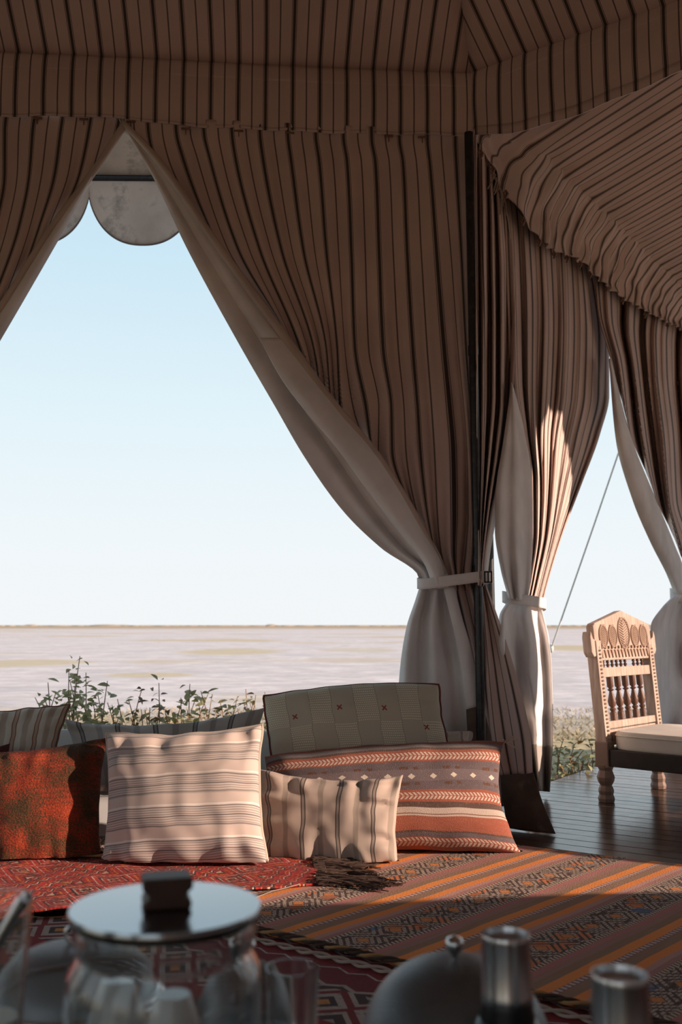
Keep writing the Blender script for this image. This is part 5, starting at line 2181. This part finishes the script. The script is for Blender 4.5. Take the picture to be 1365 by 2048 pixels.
# ---- flasks
def flask(c, label, s_=1.0, htop=None, ribs=True, r=.029):
    t = empty('steel_flask', c)
    Ht = htop
    capH = .070
    mb = MB()
    z0 = Ht - capH
    mb.lathe([(r * 1.02, z0), (r * 1.04, z0 + .004), (r, z0 + .008), (r * .985, Ht - .006), (r * 1.0, Ht - .003), (r * .97, Ht), (r * .90, Ht), (r * .86, Ht - .006), (.0001, Ht - .007)], c, 48)
    mb.build('cup_cap', M_STEEL, t)
    mb = MB()
    mb.lathe([(r * 1.08, z0 - .022), (r * 1.1, z0 - .018), (r * 1.02, z0 - .010), (r * 1.06, z0 - .004), (r * 1.0, z0)], c, 48)
    mb.build('collar', M_BLK, t)
    mb = MB()
    mb.lathe([(r * 1.55, .0), (r * 1.62, .004), (r * 1.62, z0 - .060), (r * 1.58, z0 - .052), (r * 1.36, z0 - .038), (r * 1.30, z0 - .030), (r * 1.20, z0 - .024), (r * 1.08, z0 - .022)], c, 48)
    mb.build('body', M_TEAL, t)
    tag(t, label, 'flask')


p1 = at_y(1012, 1868, 1.18)
flask(Vector((p1.x, p1.y, TZ + .0075)), 'tall steel capped flask with a dark collar, right of the large mesh cover', htop=p1.z - TZ - .007, r=.0285)
p2 = at_y(1240, 1948, 1.02)
flask(Vector((p2.x, p2.y, TZ + .0005)), 'steel capped flask at lower right, rightmost on the table', htop=p2.z - TZ, r=.0285)

# ---- glass pitcher with cream at the far left
gl = at_y(-22, 1800, 1.02)
t = empty('glass_pitcher', (gl.x, gl.y, TZ))
Hg = gl.z - TZ
mb = MB()
rg = .040
mb.lathe([(.0001, 0), (rg * .62, 0), (rg * .66, .006), (rg * 1.05, Hg), (rg * .985, Hg), (rg * .60, .010), (.0001, .010)], (gl.x, gl.y, TZ + .0005), 48)
mb.build('glass_body', M_GLASS, t)
mb = MB()
mb.lathe([(.0001, .0105), (rg * .585, .0105), (rg * .80, Hg * .62), (.0001, Hg * .62)], (gl.x, gl.y, TZ + .0005), 40)
m = Mat('pale_cream')
mb.build('cream', m.done((.62, .52, .36), .4), t)
mb = MB()
pts = [Vector((gl.x + rg * .97, gl.y, TZ + Hg * f_)) + Vector((.0, 0, 0)) for f_ in (.95,)]
pts = [Vector((gl.x - rg - .03 * math.sin(PI * k / 8), gl.y, TZ + Hg * (.9 - .6 * k / 8))) for k in range(9)]
mb.tube(pts, .005, 8)
mb.build('handle', M_GLASS, t)
tag(t, 'clear glass pitcher half full of pale cream at the lower left edge', 'pitcher')
t = empty('serving_tongs', (gl.x, gl.y, TZ + Hg))
mb = MB()
for sg in (-1, 1):
    a_ = Vector((gl.x - .02, gl.y - .0, TZ + Hg * .66))
    b_ = Vector((gl.x + .036, gl.y + .010 * sg, TZ + Hg + .004))
    mb.tube([a_, a_.lerp(b_, .5) + Vector((0, .006 * sg, .002)), b_], [.003, .004, .006], 8)
mb.build('arms', M_STEEL, t)
tag(t, 'steel tongs resting in the glass pitcher at the left edge', 'tongs')
# small black pot knob at the bottom left
kn = at_z(62, 2036, TZ + .055)
t = empty('sugar_bowl', (kn.x, kn.y, TZ))
mb = MB()
mb.lathe([(.0001, 0), (.020, 0), (.030, .012), (.034, .028), (.030, .040)], (kn.x, kn.y, TZ + .0005), 32)
mb.build('bowl', M_BLK, t)
mb = MB()
mb.lathe([(.031, .040), (.028, .045), (.012, .049), (.005, .051), (.005, .054), (.010, .058), (.008, .064), (.0001, .066)], (kn.x, kn.y, TZ + .0005), 32)
mb.build('lid', M_BLK, t)
tag(t, 'small black lidded bowl between the pitcher and the glass jar', 'bowl')
# drinking glass right of the small cover
g2 = at_y(585, 1935, 1.20)
t = empty('drinking_glass', (g2.x, g2.y, TZ))
mb = MB()
Hg2 = g2.z - TZ
mb.lathe([(.0001, 0), (.024, 0), (.026, .004), (.031, Hg2), (.0295, Hg2), (.0235, .008), (.0001, .008)], (g2.x, g2.y, TZ + .0005), 40)
mb.build('glass_body', M_GLASS, t)
tag(t, 'empty clear drinking glass right of the small mesh cover', 'glass')


# ------------------------------------------------------------------ small pieces belong to the part they sit on
def base_name(o):
    return o.name.split('.')[0]


NEST = {'medallion': 'crest', 'carved_teeth': 'crest', 'chip_carving': 'carved_rail', 'piping': ('cover', 'pad_cover', 'mattress_body'), 'corner_tassel': 'cover',
        'seam_band': ('valance_panel', 'awning_slope'), 'hem_band': 'valance_panel', 'edge_binding': 'scalloped_edge', 'lid_knob': 'lid', 'buckle': 'tieback_strap',
        'beading': 'stile', 'collar': 'shaft'}
roots = [o for o in COL.objects if o.parent is None]
kids = {}
for o in COL.objects:
    if o.parent is not None:
        kids.setdefault(o.parent.name, []).append(o)
for r_ in roots:
    ch = kids.get(r_.name, [])
    used = 0
    for o in ch:
        want = NEST.get(base_name(o))
        if not want:
            continue
        want = (want,) if isinstance(want, str) else want
        hosts = [h for h in ch if base_name(h) in want]
        if not hosts:
            continue
        h = hosts[0]
        if base_name(o) == 'beading':
            h = hosts[min(used, len(hosts) - 1)]
            used += 1
        o.parent = h
